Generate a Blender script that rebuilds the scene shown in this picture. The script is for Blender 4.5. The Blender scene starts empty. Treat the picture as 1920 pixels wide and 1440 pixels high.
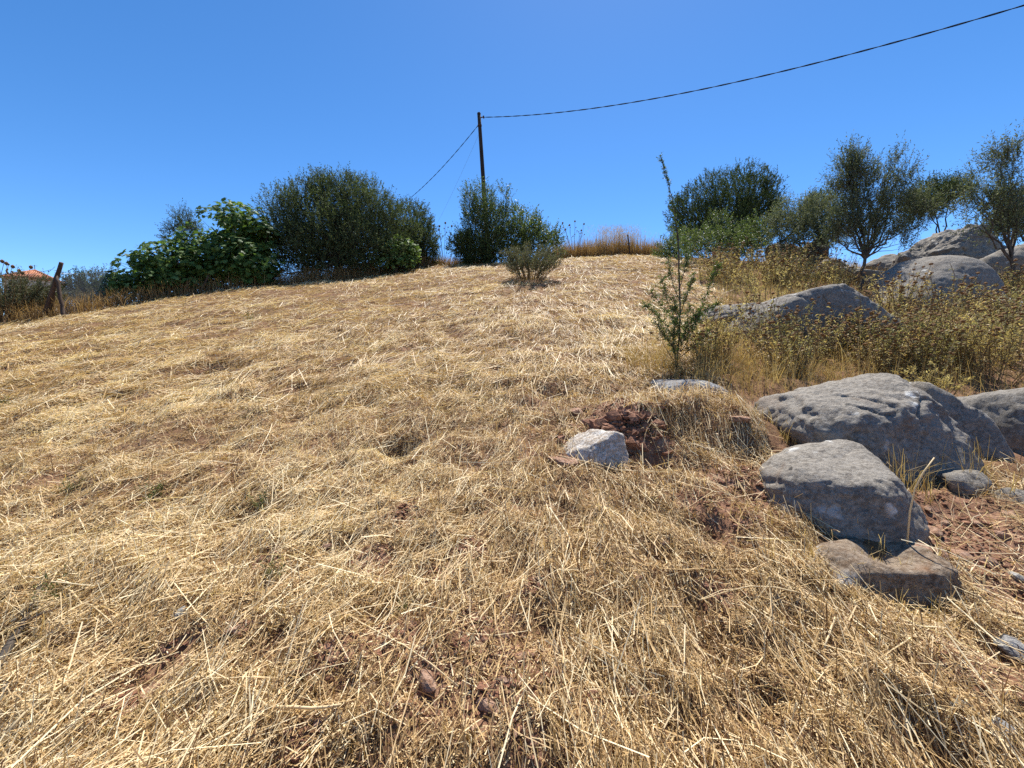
import bpy, bmesh, math, random
import numpy as np
from mathutils import Vector

sc = bpy.context.scene
COL = sc.collection
# ------------------------------------------------------------------ camera, sky, sun, exposure
F = 805.0                      # focal length in pixels of the 1920 x 1440 photograph
PITCH = math.radians(-4.0)
CAM = np.array([0.0, 0.0, 1.55])
cd = bpy.data.cameras.new('camera'); cam = bpy.data.objects.new('camera', cd); COL.objects.link(cam)
cd.sensor_width = 36.0; cd.lens = 36.0 * F / 1920.0; cd.clip_start = 0.05; cd.clip_end = 2500.0
cam.location = CAM; cam.rotation_euler = (math.radians(90) + PITCH, 0, 0)
sc.camera = cam

SUN_EL = math.radians(60.0); SUN_AZ = math.radians(14.0)      # azimuth from straight ahead (+y) towards the right (+x)
world = bpy.data.worlds.new('World'); sc.world = world; world.use_nodes = True
wn = world.node_tree; wn.nodes.clear()
sky = wn.nodes.new('ShaderNodeTexSky'); sky.sky_type = 'NISHITA'; sky.sun_disc = False
sky.sun_elevation = SUN_EL; sky.sun_rotation = SUN_AZ; sky.altitude = 300.0
sky.air_density = 0.62; sky.dust_density = 0.1; sky.ozone_density = 1.7
hsv = wn.nodes.new('ShaderNodeHueSaturation'); hsv.inputs['Saturation'].default_value = 1.27
bg = wn.nodes.new('ShaderNodeBackground'); bg.inputs['Strength'].default_value = 0.135
wo = wn.nodes.new('ShaderNodeOutputWorld')
wn.links.new(sky.outputs[0], hsv.inputs['Color']); wn.links.new(hsv.outputs[0], bg.inputs['Color']); wn.links.new(bg.outputs[0], wo.inputs['Surface'])
sd = bpy.data.lights.new('sun', 'SUN'); sd.energy = 5.0; sd.angle = math.radians(0.53); sd.color = (1.0, 0.955, 0.88)
sun = bpy.data.objects.new('sun', sd); COL.objects.link(sun)
sdir = Vector((math.sin(SUN_AZ) * math.cos(SUN_EL), math.cos(SUN_AZ) * math.cos(SUN_EL), math.sin(SUN_EL)))
sun.rotation_euler = sdir.to_track_quat('Z', 'Y').to_euler(); sun.location = (0, 0, 40)
vs = sc.view_settings; vs.view_transform = 'Standard'; vs.look = 'None'; vs.exposure = 0.75; vs.gamma = 1.0; vs.use_curve_mapping = False
sc.cycles.use_denoising = False; sc.cycles.max_bounces = 4; sc.cycles.diffuse_bounces = 2; sc.cycles.transmission_bounces = 2; sc.cycles.transparent_max_bounces = 4

# ------------------------------------------------------------------ numeric helpers
RNG = np.random.default_rng(7)
def R(seed): return np.random.default_rng(seed)
_g = R(99); _perm = np.concatenate([_g.permutation(256)] * 3)
_grad = _g.normal(size=(256, 3)); _grad /= np.linalg.norm(_grad, axis=1)[:, None]
def perlin(p):
    p = np.asarray(p, float); i = np.floor(p).astype(int); f = p - i; i &= 255
    u = f * f * f * (f * (f * 6 - 15) + 10); out = 0.0
    for a in (0, 1):
        for b in (0, 1):
            for c in (0, 1):
                h = _perm[_perm[_perm[i[..., 0] + a] + i[..., 1] + b] + i[..., 2] + c]
                d = (_grad[h] * (f - np.array([a, b, c]))).sum(-1)
                w = (u[..., 0] if a else 1 - u[..., 0]) * (u[..., 1] if b else 1 - u[..., 1]) * (u[..., 2] if c else 1 - u[..., 2])
                out = out + d * w
    return out * 1.5
def fbm(p, n=4, g=0.5):
    s = 0.0; a = 1.0; p = np.asarray(p, float)
    for k in range(n): s = s + a * perlin(p); a *= g; p = p * 2.03 + 11.7
    return s
def n2(x, y, f, seed=0.0): return perlin(np.stack([x * f + seed, y * f - seed * 1.7, np.full_like(x, seed * 0.37)], -1))
def unit(v): return v / (np.linalg.norm(v, axis=-1, keepdims=True) + 1e-9)
def sstep(a, b, x): t = np.clip((x - a) / (b - a), 0, 1); return t * t * (3 - 2 * t)

FWD = np.array([0, math.cos(PITCH), math.sin(PITCH)]); UP = np.array([0, -math.sin(PITCH), math.cos(PITCH)])
def ray(px, py): return FWD + np.array([1.0, 0, 0]) * (px - 960) / F + UP * (720 - py) / F
def at(px, py, depth):                                        # world point seen at that place of the photograph, `depth` metres ahead
    r = ray(px, py); return CAM + r * (depth / r[1])

# ------------------------------------------------------------------ terrain
_cp = [(0, 615, 14.0), (120, 597, 14.5), (250, 572, 16), (380, 548, 18), (520, 535, 19), (700, 521, 21), (790, 500, 24), (900, 500, 24.5),
       (960, 541, 14.2), (960, 600, 9), (1100, 490, 27), (1240, 490, 27), (1290, 690, 5.6), (1640, 645, 7.2), (1850, 580, 11.5), (1600, 530, 15),
       (1900, 512, 17), (0, 720, 6.6), (500, 640, 8.6)]
_pts = [at(*c) for c in _cp]
_pts += [np.array(p, float) for p in [(0, 0, 0), (0, 2, .45), (0, 3.3, .75), (0, 5, 1.18), (-3, 2, .28), (3, 2, .42), (0, -4, -.85), (-6, 0, -.5), (6, 0, -.15), (-14, 4, -.1),
                                      (10, 4, 1.0), (14, -2, 0.), (-14, -6, -1.8), (-26, 16, 2.3), (-22, 24, 3.6), (-10, 32, 5.2), (0, 36, 6.3), (10, 36, 6.4), (22, 28, 5.4), (28, 14, 3.2), (24, 4, 1.2)]]
_P = np.array(_pts)
def _tps(r2): return 0.5 * r2 * np.log(r2 + 1e-9)
_d2 = ((_P[:, None, :2] - _P[None, :, :2]) ** 2).sum(-1)
_n = len(_P); _A = np.zeros((_n + 3, _n + 3)); _A[:_n, :_n] = _tps(_d2) + np.eye(_n) * 2.0
_A[:_n, _n] = 1; _A[:_n, _n + 1:] = _P[:, :2]; _A[_n, :_n] = 1; _A[_n + 1:, :_n] = _P[:, :2].T
_W = np.linalg.solve(_A, np.concatenate([_P[:, 2], np.zeros(3)]))
def smooth_ground(x, y):
    x = np.asarray(x, float); y = np.asarray(y, float); h = _W[_n] + _W[_n + 1] * x + _W[_n + 2] * y
    for k in range(_n): h = h + _W[k] * _tps((x - _P[k, 0]) ** 2 + (y - _P[k, 1]) ** 2)
    w = 1 - sstep(36, 62, np.hypot(x, y - 8))
    return h * w + 4.6 * (1 - w)
def relief(x, y): return np.clip(n2(x, y, 3.4, 5.5) + .15, -1, .35)          # tussocks with hollows between them
def relief2(x, y): return np.clip(n2(x, y, 7.5, 1.5) + .12, -1, .30)
HOLES = []        # filled below: (x, y, radius, depth)
def ground(x, y):
    x = np.asarray(x, float); y = np.asarray(y, float)
    h = smooth_ground(x, y); near = 1 - sstep(25, 45, np.hypot(x, y))
    h = h + near * (0.06 * n2(x, y, 0.55, 3.1) + 0.06 * n2(x, y, 1.7, 8.2) + 0.075 * relief(x, y) * (1 - sstep(9, 18, np.hypot(x, y))))
    h = h + 0.046 * relief2(x, y) * (1 - sstep(3.2, 6, np.hypot(x, y)))
    # earth bank with a steep near face, beside the broken rock
    bx, by = (x - 1.50), (y - 3.62)
    bank = np.exp(-(bx / 0.66) ** 4) * sstep(-0.42, -0.08, by + 0.14 * n2(x, y, 3.0, 2.2)) * (1 - sstep(0.10, 1.0, by))
    h = h + 0.26 * bank
    for hx, hy, hr, hd in HOLES: h = h - hd * np.exp(-((x - hx) ** 2 + (y - hy) ** 2) / hr ** 2)
    return h
def gz(x, y): return float(ground(np.array([x]), np.array([y]))[0])
def hit(px, py):                                              # where a line of sight meets the hillside
    r = ray(px, py); t = np.linspace(0.5, 40, 1600); p = CAM + t[:, None] * r
    b = p[:, 2] < ground(p[:, 0], p[:, 1]); k = int(np.argmax(b)) if b.any() else -1
    return p[k]
for (px, py, r_, d_) in [(1232, 878, .10, .10), (1300, 872, .10, .08), (750, 838, .14, .22), (1032, 728, .20, .26), (395, 690, .26, .26), (620, 690, .22, .10), (1450, 1330, .06, .08), (1760, 1420, .09, .14), (410, 657, .26, .2), (480, 955, .08, .08), (1000, 760, .12, .10), (860, 620, .3, .14), (1150, 610, .25, .12), (560, 780, .16, .10), (690, 760, .14, .10), (1330, 1000, .1, .1), (1240, 1040, .08, .08)]:
    h_ = hit(px, py); HOLES.append((h_[0], h_[1], r_, d_))

FIELD = [(-17.2, 14.2), (-14.2, 16.3), (-10.6, 19.0), (-6.9, 21.2), (-5.2, 24.2), (0, 27), (3, 27.4), (9.4, 27.6), (7.6, 16), (5.6, 11.0), (3.9, 7.8), (2.5, 5.9), (2.3, 4.2), (1.95, 3.2), (1.75, 2.6), (1.95, 2.2), (3.4, 1.9), (5, 1.8), (5, -3), (-22, -3), (-22, 10)]
SCRUB = [(9.0, 27.6), (7.4, 16), (5.2, 11.0), (3.4, 7.8), (1.9, 6.0), (1.9, 5.1), (2.6, 4.5), (3.4, 4.1), (4.6, 3.4), (6.0, 2.8), (8, 3), (16, 10), (26, 18), (26, 27)]
def inside(poly, x, y):
    x = np.asarray(x, float); y = np.asarray(y, float); c = np.zeros(x.shape, bool); n = len(poly)
    for i in range(n):
        x1, y1 = poly[i]; x2, y2 = poly[(i + 1) % n]
        if y1 == y2: continue
        c ^= ((y1 > y) != (y2 > y)) & (x < (x2 - x1) * (y - y1) / (y2 - y1) + x1)
    return c
BARE = []
for (px, py, r_) in [(985, 1255, .13), (800, 1275, .16), (735, 1195, .18), (890, 1190, .13), (880, 1030, .13), (700, 1065, .13), (925, 1330, .14), (330, 1240, .10), (620, 1230, .11), (1120, 1330, .10), (240, 1330, .09), (1000, 1100, .08), (760, 960, .12), (500, 1060, .10), (1350, 1120, .10), (1125, 780, .26), (1165, 810, .22), (1225, 850, .16), (1350, 905, .18), (1400, 875, .16), (1380, 965, .18), (1300, 940, .13), (1420, 930, .20),
                     (1780, 960, .3), (1850, 1020, .35), (1740, 1010, .3), (1880, 1100, .3), (1850, 1250, .2), (820, 1090, .09), (450, 1180, .08), (560, 1410, .08), (1000, 1420, .1)]:
    h_ = hit(px, py); BARE.append((h_[0], h_[1], r_))
def bareness(x, y):
    b = np.zeros_like(np.asarray(x, float))
    for bx, by, br in BARE: b = np.maximum(b, np.exp(-(((x - bx) ** 2 + (y - by) ** 2) / br ** 2) ** 1.5))
    return b
ROCKS = []                                                    # (x, y, radius) footprints that keep straw and weeds off

# ------------------------------------------------------------------ mesh helpers
def build(name, V, Q, mat, parent=None, tint=None, smooth=False, loc=None):
    V = np.ascontiguousarray(V, np.float32); me = bpy.data.meshes.new(name)
    groups = Q if isinstance(Q, list) else [Q]
    groups = [np.asarray(g, np.int32) for g in groups if len(g)]
    if loc is not None: V = V - np.asarray(loc, np.float32)
    nf = sum(len(g) for g in groups); tot = np.concatenate([np.full(len(g), g.shape[1], np.int32) for g in groups])
    idx = np.concatenate([g.ravel() for g in groups])
    me.vertices.add(len(V)); me.vertices.foreach_set('co', V.ravel())
    me.loops.add(len(idx)); me.loops.foreach_set('vertex_index', idx)
    me.polygons.add(nf); st = np.zeros(nf, np.int32); st[1:] = np.cumsum(tot)[:-1]
    me.polygons.foreach_set('loop_start', st); me.polygons.foreach_set('loop_total', tot)
    me.update(calc_edges=True)
    me.polygons.foreach_set('use_smooth', np.full(nf, smooth, bool))
    if tint is not None:
        a = me.attributes.new('tint', 'FLOAT', 'POINT'); a.data.foreach_set('value', np.ascontiguousarray(tint, np.float32))
    me.materials.append(mat); me.validate(verbose=False)
    o = bpy.data.objects.new(name, me); COL.objects.link(o)
    if parent is not None: o.parent = parent
    elif loc is not None: o.location = [float(c) for c in loc]
    return o
def tag(o, label=None, cat=None, group=None, kind=None):
    if label: o['label'] = label
    if cat: o['category'] = cat
    if group: o['group'] = group
    if kind: o['kind'] = kind
    return o
def thing(name, label, cat, loc, group=None):
    o = bpy.data.objects.new(name, None); COL.objects.link(o); o.location = [float(c) for c in loc]; o.empty_display_size = .2
    return tag(o, label, cat, group)
class Buf:
    def __init__(s): s.v = []; s.f = {}; s.t = []; s.n = 0
    def add(s, V, Fs, T=None):
        V = np.asarray(V, float).reshape(-1, 3)
        for fa in (Fs if isinstance(Fs, list) else [Fs]):
            fa = np.asarray(fa, int)
            if len(fa): s.f.setdefault(fa.shape[1], []).append(fa + s.n)
        s.v.append(V); s.t.append(np.full(len(V), .5) if T is None else np.broadcast_to(np.asarray(T, float), (len(V),))); s.n += len(V)
    def out(s, name, mat, parent=None, smooth=False, loc=None):
        if not s.n: return None
        V = np.concatenate(s.v)
        if parent is not None: V = V - np.array(parent.location)
        return build(name, V, [np.concatenate(a) for a in s.f.values()], mat, parent, np.concatenate(s.t), smooth, loc)
def tube(pts, rad, sides=7, caps=True):
    pts = np.asarray(pts, float); n = len(pts); rad = np.broadcast_to(np.asarray(rad, float), (n,))
    t = unit(np.gradient(pts, axis=0)); a = np.array([0.31, 0.77, 0.2]); a = unit(np.cross(t, a)); b = np.cross(t, a)
    th = np.arange(sides) * 2 * math.pi / sides
    V = pts[:, None] + rad[:, None, None] * (a[:, None] * np.cos(th)[None, :, None] + b[:, None] * np.sin(th)[None, :, None])
    V = V.reshape(-1, 3); i = np.arange(n - 1)[:, None] * sides; j = np.arange(sides)[None]; k = (j + 1) % sides
    Q = np.stack([i + j, i + k, i + sides + k, i + sides + j], -1).reshape(-1, 4); fs = [Q]
    if caps:
        V = np.concatenate([V, pts[:1], pts[-1:]]); m = n * sides; jj = np.arange(sides); kk = (jj + 1) % sides
        fs.append(np.concatenate([np.stack([kk, jj, np.full(sides, m)], -1), np.stack([(n - 1) * sides + jj, (n - 1) * sides + kk, np.full(sides, m + 1)], -1)]))
    return V, fs
def ribbons(Ps, ws, side):                                    # Ps: list of (N,3) centres along the strip, ws: list of (N,) widths
    N = len(Ps[0]); rows = []
    for P, w in zip(Ps, ws): rows += [P - side * (w / 2)[:, None], P + side * (w / 2)[:, None]]
    m = len(rows); V = np.stack(rows, 1).reshape(-1, 3); b = np.arange(N)[:, None] * m; fs = []
    for k in range(0, m - 2, 2): fs.append(b + np.array([[k, k + 1, k + 3, k + 2]]))
    return V, np.concatenate(fs), m
def box(c, s, rz=0.0):
    c = np.asarray(c, float); s = np.asarray(s, float) / 2
    V = np.array([[x, y, z] for x in (-1, 1) for y in (-1, 1) for z in (-1, 1)], float) * s
    V = V @ np.array([[math.cos(rz), math.sin(rz), 0], [-math.sin(rz), math.cos(rz), 0], [0, 0, 1]]) + c
    return V, np.array([[0, 1, 3, 2], [4, 6, 7, 5], [0, 4, 5, 1], [2, 3, 7, 6], [0, 2, 6, 4], [1, 5, 7, 3]])
_ico = {}
def ico(sub):
    if sub not in _ico:
        bm = bmesh.new(); bmesh.ops.create_icosphere(bm, subdivisions=sub, radius=1.0)
        bm.verts.ensure_lookup_table()
        _ico[sub] = (np.array([v.co[:] for v in bm.verts]), np.array([[v.index for v in f.verts] for f in bm.faces])); bm.free()
    return _ico[sub]

# ------------------------------------------------------------------ materials
def nmat(name):
    m = bpy.data.materials.new(name); m.use_nodes = True; nt = m.node_tree; nt.nodes.clear()
    return m, nt, nt.nodes.new('ShaderNodeOutputMaterial')
def N(nt, kind, **kw):
    n = nt.nodes.new(kind)
    for k, v in kw.items():
        if k in n.inputs: n.inputs[k].default_value = v
        else: setattr(n, k, v)
    return n
def ramp(nt, fac, stops, interp='LINEAR'):
    r = nt.nodes.new('ShaderNodeValToRGB'); r.color_ramp.interpolation = interp; e = r.color_ramp.elements
    while len(e) < len(stops): e.new(0.5)
    for k, (p, c) in enumerate(stops): e[k].position = p; e[k].color = (c[0], c[1], c[2], 1) if len(c) == 3 else c
    nt.links.new(fac, r.inputs[0]); return r.outputs[0]
def noise(nt, scale, detail=4, rough=.55, vec=None, dist=0.0):
    n = N(nt, 'ShaderNodeTexNoise', Scale=scale, Detail=detail, Roughness=rough, Distortion=dist)
    if vec is not None: nt.links.new(vec, n.inputs['Vector'])
    return n.outputs['Fac']
def mixc(nt, fac, a, b, blend='MIX'):
    m = nt.nodes.new('ShaderNodeMix'); m.data_type = 'RGBA'; m.blend_type = blend
    for s, v in ((m.inputs[0], fac), (m.inputs[6], a), (m.inputs[7], b)):
        if hasattr(v, 'is_output'): nt.links.new(v, s)
        else: s.default_value = v if isinstance(v, (int, float)) else (v[0], v[1], v[2], 1)
    return m.outputs[2]
def leaf_mat(name, dark, mid, light, transl=.35, rough=.5, spec=.3, tcol=1.0):
    m, nt, out = nmat(name); a = N(nt, 'ShaderNodeAttribute', attribute_name='tint')
    c = ramp(nt, a.outputs['Fac'], [(0.0, dark), (0.5, mid), (1.0, light)])
    p = N(nt, 'ShaderNodeBsdfPrincipled', Roughness=rough); p.inputs['Specular IOR Level'].default_value = spec
    nt.links.new(c, p.inputs['Base Color'])
    t = nt.nodes.new('ShaderNodeBsdfTranslucent')
    nt.links.new(mixc(nt, 1.0, c, (tcol * 1.05, tcol * 1.05, tcol * .7), 'MULTIPLY'), t.inputs['Color'])
    mx = nt.nodes.new('ShaderNodeMixShader'); mx.inputs[0].default_value = transl
    nt.links.new(p.outputs[0], mx.inputs[1]); nt.links.new(t.outputs[0], mx.inputs[2]); nt.links.new(mx.outputs[0], out.inputs[0])
    return m
def solid_mat(name, cols, scale=8, rough=.85, bump=.3, bscale=40, stretch=None, spec=.3, metallic=0.0):
    m, nt, out = nmat(name); tc = nt.nodes.new('ShaderNodeTexCoord'); vec = tc.outputs['Object']
    if stretch:
        mp = N(nt, 'ShaderNodeMapping', Scale=stretch); nt.links.new(vec, mp.inputs['Vector']); vec = mp.outputs[0]
    k = len(cols); c = ramp(nt, noise(nt, scale, 6, .6, vec), [(.3 + .4 * i / max(1, k - 1), cc) for i, cc in enumerate(cols)])
    p = N(nt, 'ShaderNodeBsdfPrincipled', Roughness=rough, Metallic=metallic); p.inputs['Specular IOR Level'].default_value = spec
    nt.links.new(c, p.inputs['Base Color'])
    b = N(nt, 'ShaderNodeBump', Strength=bump, Distance=.02); nt.links.new(noise(nt, bscale, 5, .6, vec), b.inputs['Height']); nt.links.new(b.outputs[0], p.inputs['Normal'])
    nt.links.new(p.outputs[0], out.inputs[0]); return m
def rock_mat(name, base, light, stain, lichen=.6, seed=0.0):
    m, nt, out = nmat(name); tc = nt.nodes.new('ShaderNodeTexCoord'); mp = N(nt, 'ShaderNodeMapping', Location=(seed, seed * 2, seed * .7)); nt.links.new(tc.outputs['Object'], mp.inputs[0]); v = mp.outputs[0]
    c = ramp(nt, noise(nt, 5.5, 10, .72, v), [(.30, [b * .6 for b in base]), (.5, base), (.66, light)])
    c = mixc(nt, ramp(nt, noise(nt, 34, 5, .7, v), [(.42, (0, 0, 0)), (.60, (1, 1, 1))]), c, [b * 1.12 for b in light])
    c = mixc(nt, ramp(nt, noise(nt, 60, 4, .6, v), [(.30, (.75, .75, .75)), (.42, (0, 0, 0))]), c, [b * .45 for b in base])
    # earth stain in broad patches
    c = mixc(nt, ramp(nt, noise(nt, 2.1, 4, .6, v, 1.0), [(.56, (0, 0, 0)), (.74, (.8, .8, .8))]), c, stain)
    # pale lichen rosettes
    vo = N(nt, 'ShaderNodeTexVoronoi', Scale=5.0, Randomness=1.0); wv = N(nt, 'ShaderNodeVectorMath', operation='ADD'); nz = N(nt, 'ShaderNodeTexNoise', Scale=14.0, Detail=3.0)
    nt.links.new(v, nz.inputs['Vector']); sc_ = N(nt, 'ShaderNodeVectorMath', operation='SCALE'); sc_.inputs['Scale'].default_value = .16; nt.links.new(nz.outputs['Color'], sc_.inputs[0])
    nt.links.new(v, wv.inputs[0]); nt.links.new(sc_.outputs[0], wv.inputs[1]); nt.links.new(wv.outputs[0], vo.inputs['Vector'])
    spot = ramp(nt, vo.outputs['Distance'], [(.16, (1, 1, 1)), (.26, (0, 0, 0))])
    sel = ramp(nt, noise(nt, 2.4, 2, .5, v), [(.50, (0, 0, 0)), (.58, (lichen, lichen, lichen))])
    c = mixc(nt, mixc(nt, 1.0, spot, sel, 'MULTIPLY'), c, (.72, .71, .66))
    p = N(nt, 'ShaderNodeBsdfPrincipled', Roughness=.92); p.inputs['Specular IOR Level'].default_value = .2
    nt.links.new(c, p.inputs['Base Color'])
    b1 = N(nt, 'ShaderNodeBump', Strength=.8, Distance=.04); nt.links.new(noise(nt, 13, 9, .74, v), b1.inputs['Height'])
    b2 = N(nt, 'ShaderNodeBump', Strength=.5, Distance=.012); nt.links.new(noise(nt, 90, 4, .65, v), b2.inputs['Height']); nt.links.new(b1.outputs[0], b2.inputs['Normal'])
    nt.links.new(b2.outputs[0], p.inputs['Normal']); nt.links.new(p.outputs[0], out.inputs[0]); return m
def ground_mat():
    m, nt, out = nmat('dry_field'); tc = nt.nodes.new('ShaderNodeTexCoord'); v = tc.outputs['Object']
    at_ = N(nt, 'ShaderNodeAttribute', attribute_name='tint')
    soil = ramp(nt, noise(nt, 9, 6, .7, v), [(.35, (.14, .070, .040)), (.55, (.28, .155, .096)), (.72, (.40, .25, .17))])
    mat_ = ramp(nt, noise(nt, 38, 5, .7, v), [(.3, (.065, .034, .017)), (.5, (.15, .085, .040)), (.7, (.32, .205, .10))])  # rotted thatch, darkened to carry the shade in gaps between straws
    cov = ramp(nt, noise(nt, 1.6, 5, .6, v), [(.36, (.25, .25, .25)), (.6, (.9, .9, .9))])
    c = mixc(nt, cov, soil, mat_); c = mixc(nt, at_.outputs['Fac'], c, soil)
    p = N(nt, 'ShaderNodeBsdfPrincipled', Roughness=.95); p.inputs['Specular IOR Level'].default_value = .1
    nt.links.new(c, p.inputs['Base Color'])
    b = N(nt, 'ShaderNodeBump', Strength=.8, Distance=.02); nt.links.new(noise(nt, 45, 6, .7, v), b.inputs['Height']); nt.links.new(b.outputs[0], p.inputs['Normal'])
    nt.links.new(p.outputs[0], out.inputs[0]); return m
M = {}
M['ground'] = ground_mat()
M['straw'] = leaf_mat('straw', (.14, .066, .030), (.60, .402, .180), (.94, .795, .515), .25, .5, .22, 1.1)
M['stubble'] = leaf_mat('stubble', (.12, .066, .026), (.40, .25, .095), (.64, .48, .24), .3, .55, .25, 1.1)
M['dry_grass'] = leaf_mat('dry_grass', (.20, .11, .042), (.46, .315, .125), (.70, .55, .28), .35, .55, .3, 1.1)
M['rust_grass'] = leaf_mat('russet_grass', (.15, .075, .030), (.34, .21, .09), (.56, .41, .21), .35, .6, .2, 1.1)
M['olive_leaf'] = leaf_mat('olive_leaf', (.022, .034, .012), (.082, .112, .044), (.20, .24, .11), .32, .65, .15)
M['dark_leaf'] = leaf_mat('dark_evergreen_leaf', (.019, .031, .010), (.060, .088, .028), (.15, .185, .07), .3, .65, .15)
M['darkest_leaf'] = leaf_mat('deep_green_leaf', (.016, .027, .010), (.050, .076, .026), (.125, .16, .06), .27, .65, .15)
M['grey_olive_leaf'] = leaf_mat('grey_olive_leaf', (.030, .042, .018), (.105, .130, .062), (.27, .29, .17), .32, .6, .2)
M['fig_leaf'] = leaf_mat('fig_leaf', (.035, .070, .016), (.105, .180, .042), (.22, .31, .095), .42, .55, .25)
M['almond_leaf'] = leaf_mat('almond_leaf', (.030, .048, .014), (.085, .125, .033), (.20, .25, .075), .38, .45, .4)
M['silver_leaf'] = leaf_mat('grey_green_leaf', (.055, .062, .030), (.125, .130, .066), (.26, .26, .15), .28, .6, .25)
M['sage_leaf'] = leaf_mat('dry_sage_leaf', (.20, .145, .055), (.48, .38, .16), (.68, .58, .30), .45, .65, .2)
M['olive_weed_leaf'] = leaf_mat('olive_weed_leaf', (.11, .095, .04), (.27, .245, .105), (.46, .42, .21), .42, .65, .2)
M['sapling_leaf'] = leaf_mat('sapling_leaf', (.035, .062, .014), (.09, .145, .032), (.17, .24, .065), .38, .45, .35)
M['green_weed'] = leaf_mat('green_weed_leaf', (.05, .062, .018), (.12, .14, .04), (.24, .25, .09), .35, .5, .3)
M['seed'] = solid_mat('brown_seed_head', [(.14, .070, .026), (.30, .165, .065)], 60, .95, .6, 120)
M['stem'] = solid_mat('dry_stem', [(.13, .08, .035), (.27, .18, .085)], 30, .9, .2, 60)
M['bark'] = solid_mat('grey_bark', [(.055, .043, .033), (.14, .115, .09)], 10, .95, .8, 30, (1, 1, .25))
M['pole'] = solid_mat('backlit_wood', [(.022, .016, .012), (.055, .040, .030)], 9, .9, .6, 20, (1, 1, .08))  # brown wood, its backlit darkness put into the colour
M['post'] = solid_mat('weathered_post', [(.045, .028, .019), (.11, .072, .05)], 9, .95, .7, 24, (1, 1, .12))
M['cable'] = solid_mat('black_cable', [(.012, .012, .013), (.022, .022, .024)], 20, .9, .0, 40, None, .05)
M['wire'] = solid_mat('galvanised_wire', [(.14, .14, .14), (.24, .24, .24)], 40, .45, .1, 80, None, .5, .8)
M['iron'] = solid_mat('rusty_iron', [(.05, .03, .02), (.12, .06, .03)], 30, .8, .3)
M['tile'] = solid_mat('terracotta_tile', [(.30, .115, .055), (.46, .20, .11)], 3, .85, .3, 30)
M['plaster'] = solid_mat('cream_plaster', [(.52, .46, .36), (.62, .56, .46)], 3, .9, .15)
M['soil'] = solid_mat('red_soil', [(.13, .056, .031), (.25, .12, .07), (.37, .21, .135)], 14, .97, .8, 60)
M['rock'] = rock_mat('grey_limestone', (.215, .187, .152), (.31, .278, .232), (.23, .15, .095), .9, 0)
M['rock2'] = rock_mat('grey_limestone_streaked', (.18, .158, .130), (.275, .248, .21), (.19, .15, .108), .55, 4)
M['rock3'] = rock_mat('ochre_limestone', (.19, .128, .080), (.30, .235, .17), (.24, .115, .05), .5, 9)
M['stone'] = rock_mat('red_stone', (.30, .165, .10), (.42, .27, .185), (.27, .12, .065), .2, 3)
M['broken'] = rock_mat('broken_white_orange_rock', (.42, .33, .24), (.60, .55, .48), (.40, .215, .10), .7, 12)
M['slab'] = rock_mat('grey_slab', (.21, .205, .195), (.32, .31, .295), (.22, .17, .12), .4, 7)  # neutral grey stone colour, shared by the slab and some loose stones
M['pale'] = rock_mat('pale_stone', (.36, .345, .31), (.50, .485, .45), (.30, .24, .18), .5, 5)

# ------------------------------------------------------------------ ground sheet
def make_ground():
    a = 7.0
    def axis(c, s0, k, lim, far):
        out = [0.0]
        while out[-1] < far: out.append(out[-1] + (s0 + k * out[-1] if out[-1] < lim else out[-1] * .14))
        return np.array(out)
    ax = axis(0, .034, .0135, 26, 700); xs = np.concatenate([-ax[:0:-1], ax]); ay = axis(0, .026, .0135, 36, 700); ab = axis(0, .06, .05, 20, 500); ys = 1.0 + np.concatenate([-ab[:0:-1], ay])
    X, Y = np.meshgrid(xs, ys); Z = ground(X.ravel(), Y.ravel())
    V = np.stack([X.ravel(), Y.ravel(), Z], -1); nx = len(xs); ny = len(ys)
    i = np.arange(ny - 1)[:, None] * nx + np.arange(nx - 1)[None]
    Q = np.stack([i, i + 1, i + nx + 1, i + nx], -1).reshape(-1, 4)
    t = np.clip(bareness(X.ravel(), Y.ravel()) * 1.2, 0, 1)
    o = build('ground', V, Q, M['ground'], None, t, True)
    tag(o, 'dry sloping hillside with straw covered reddish soil', None, None, 'structure')
make_ground()

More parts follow.
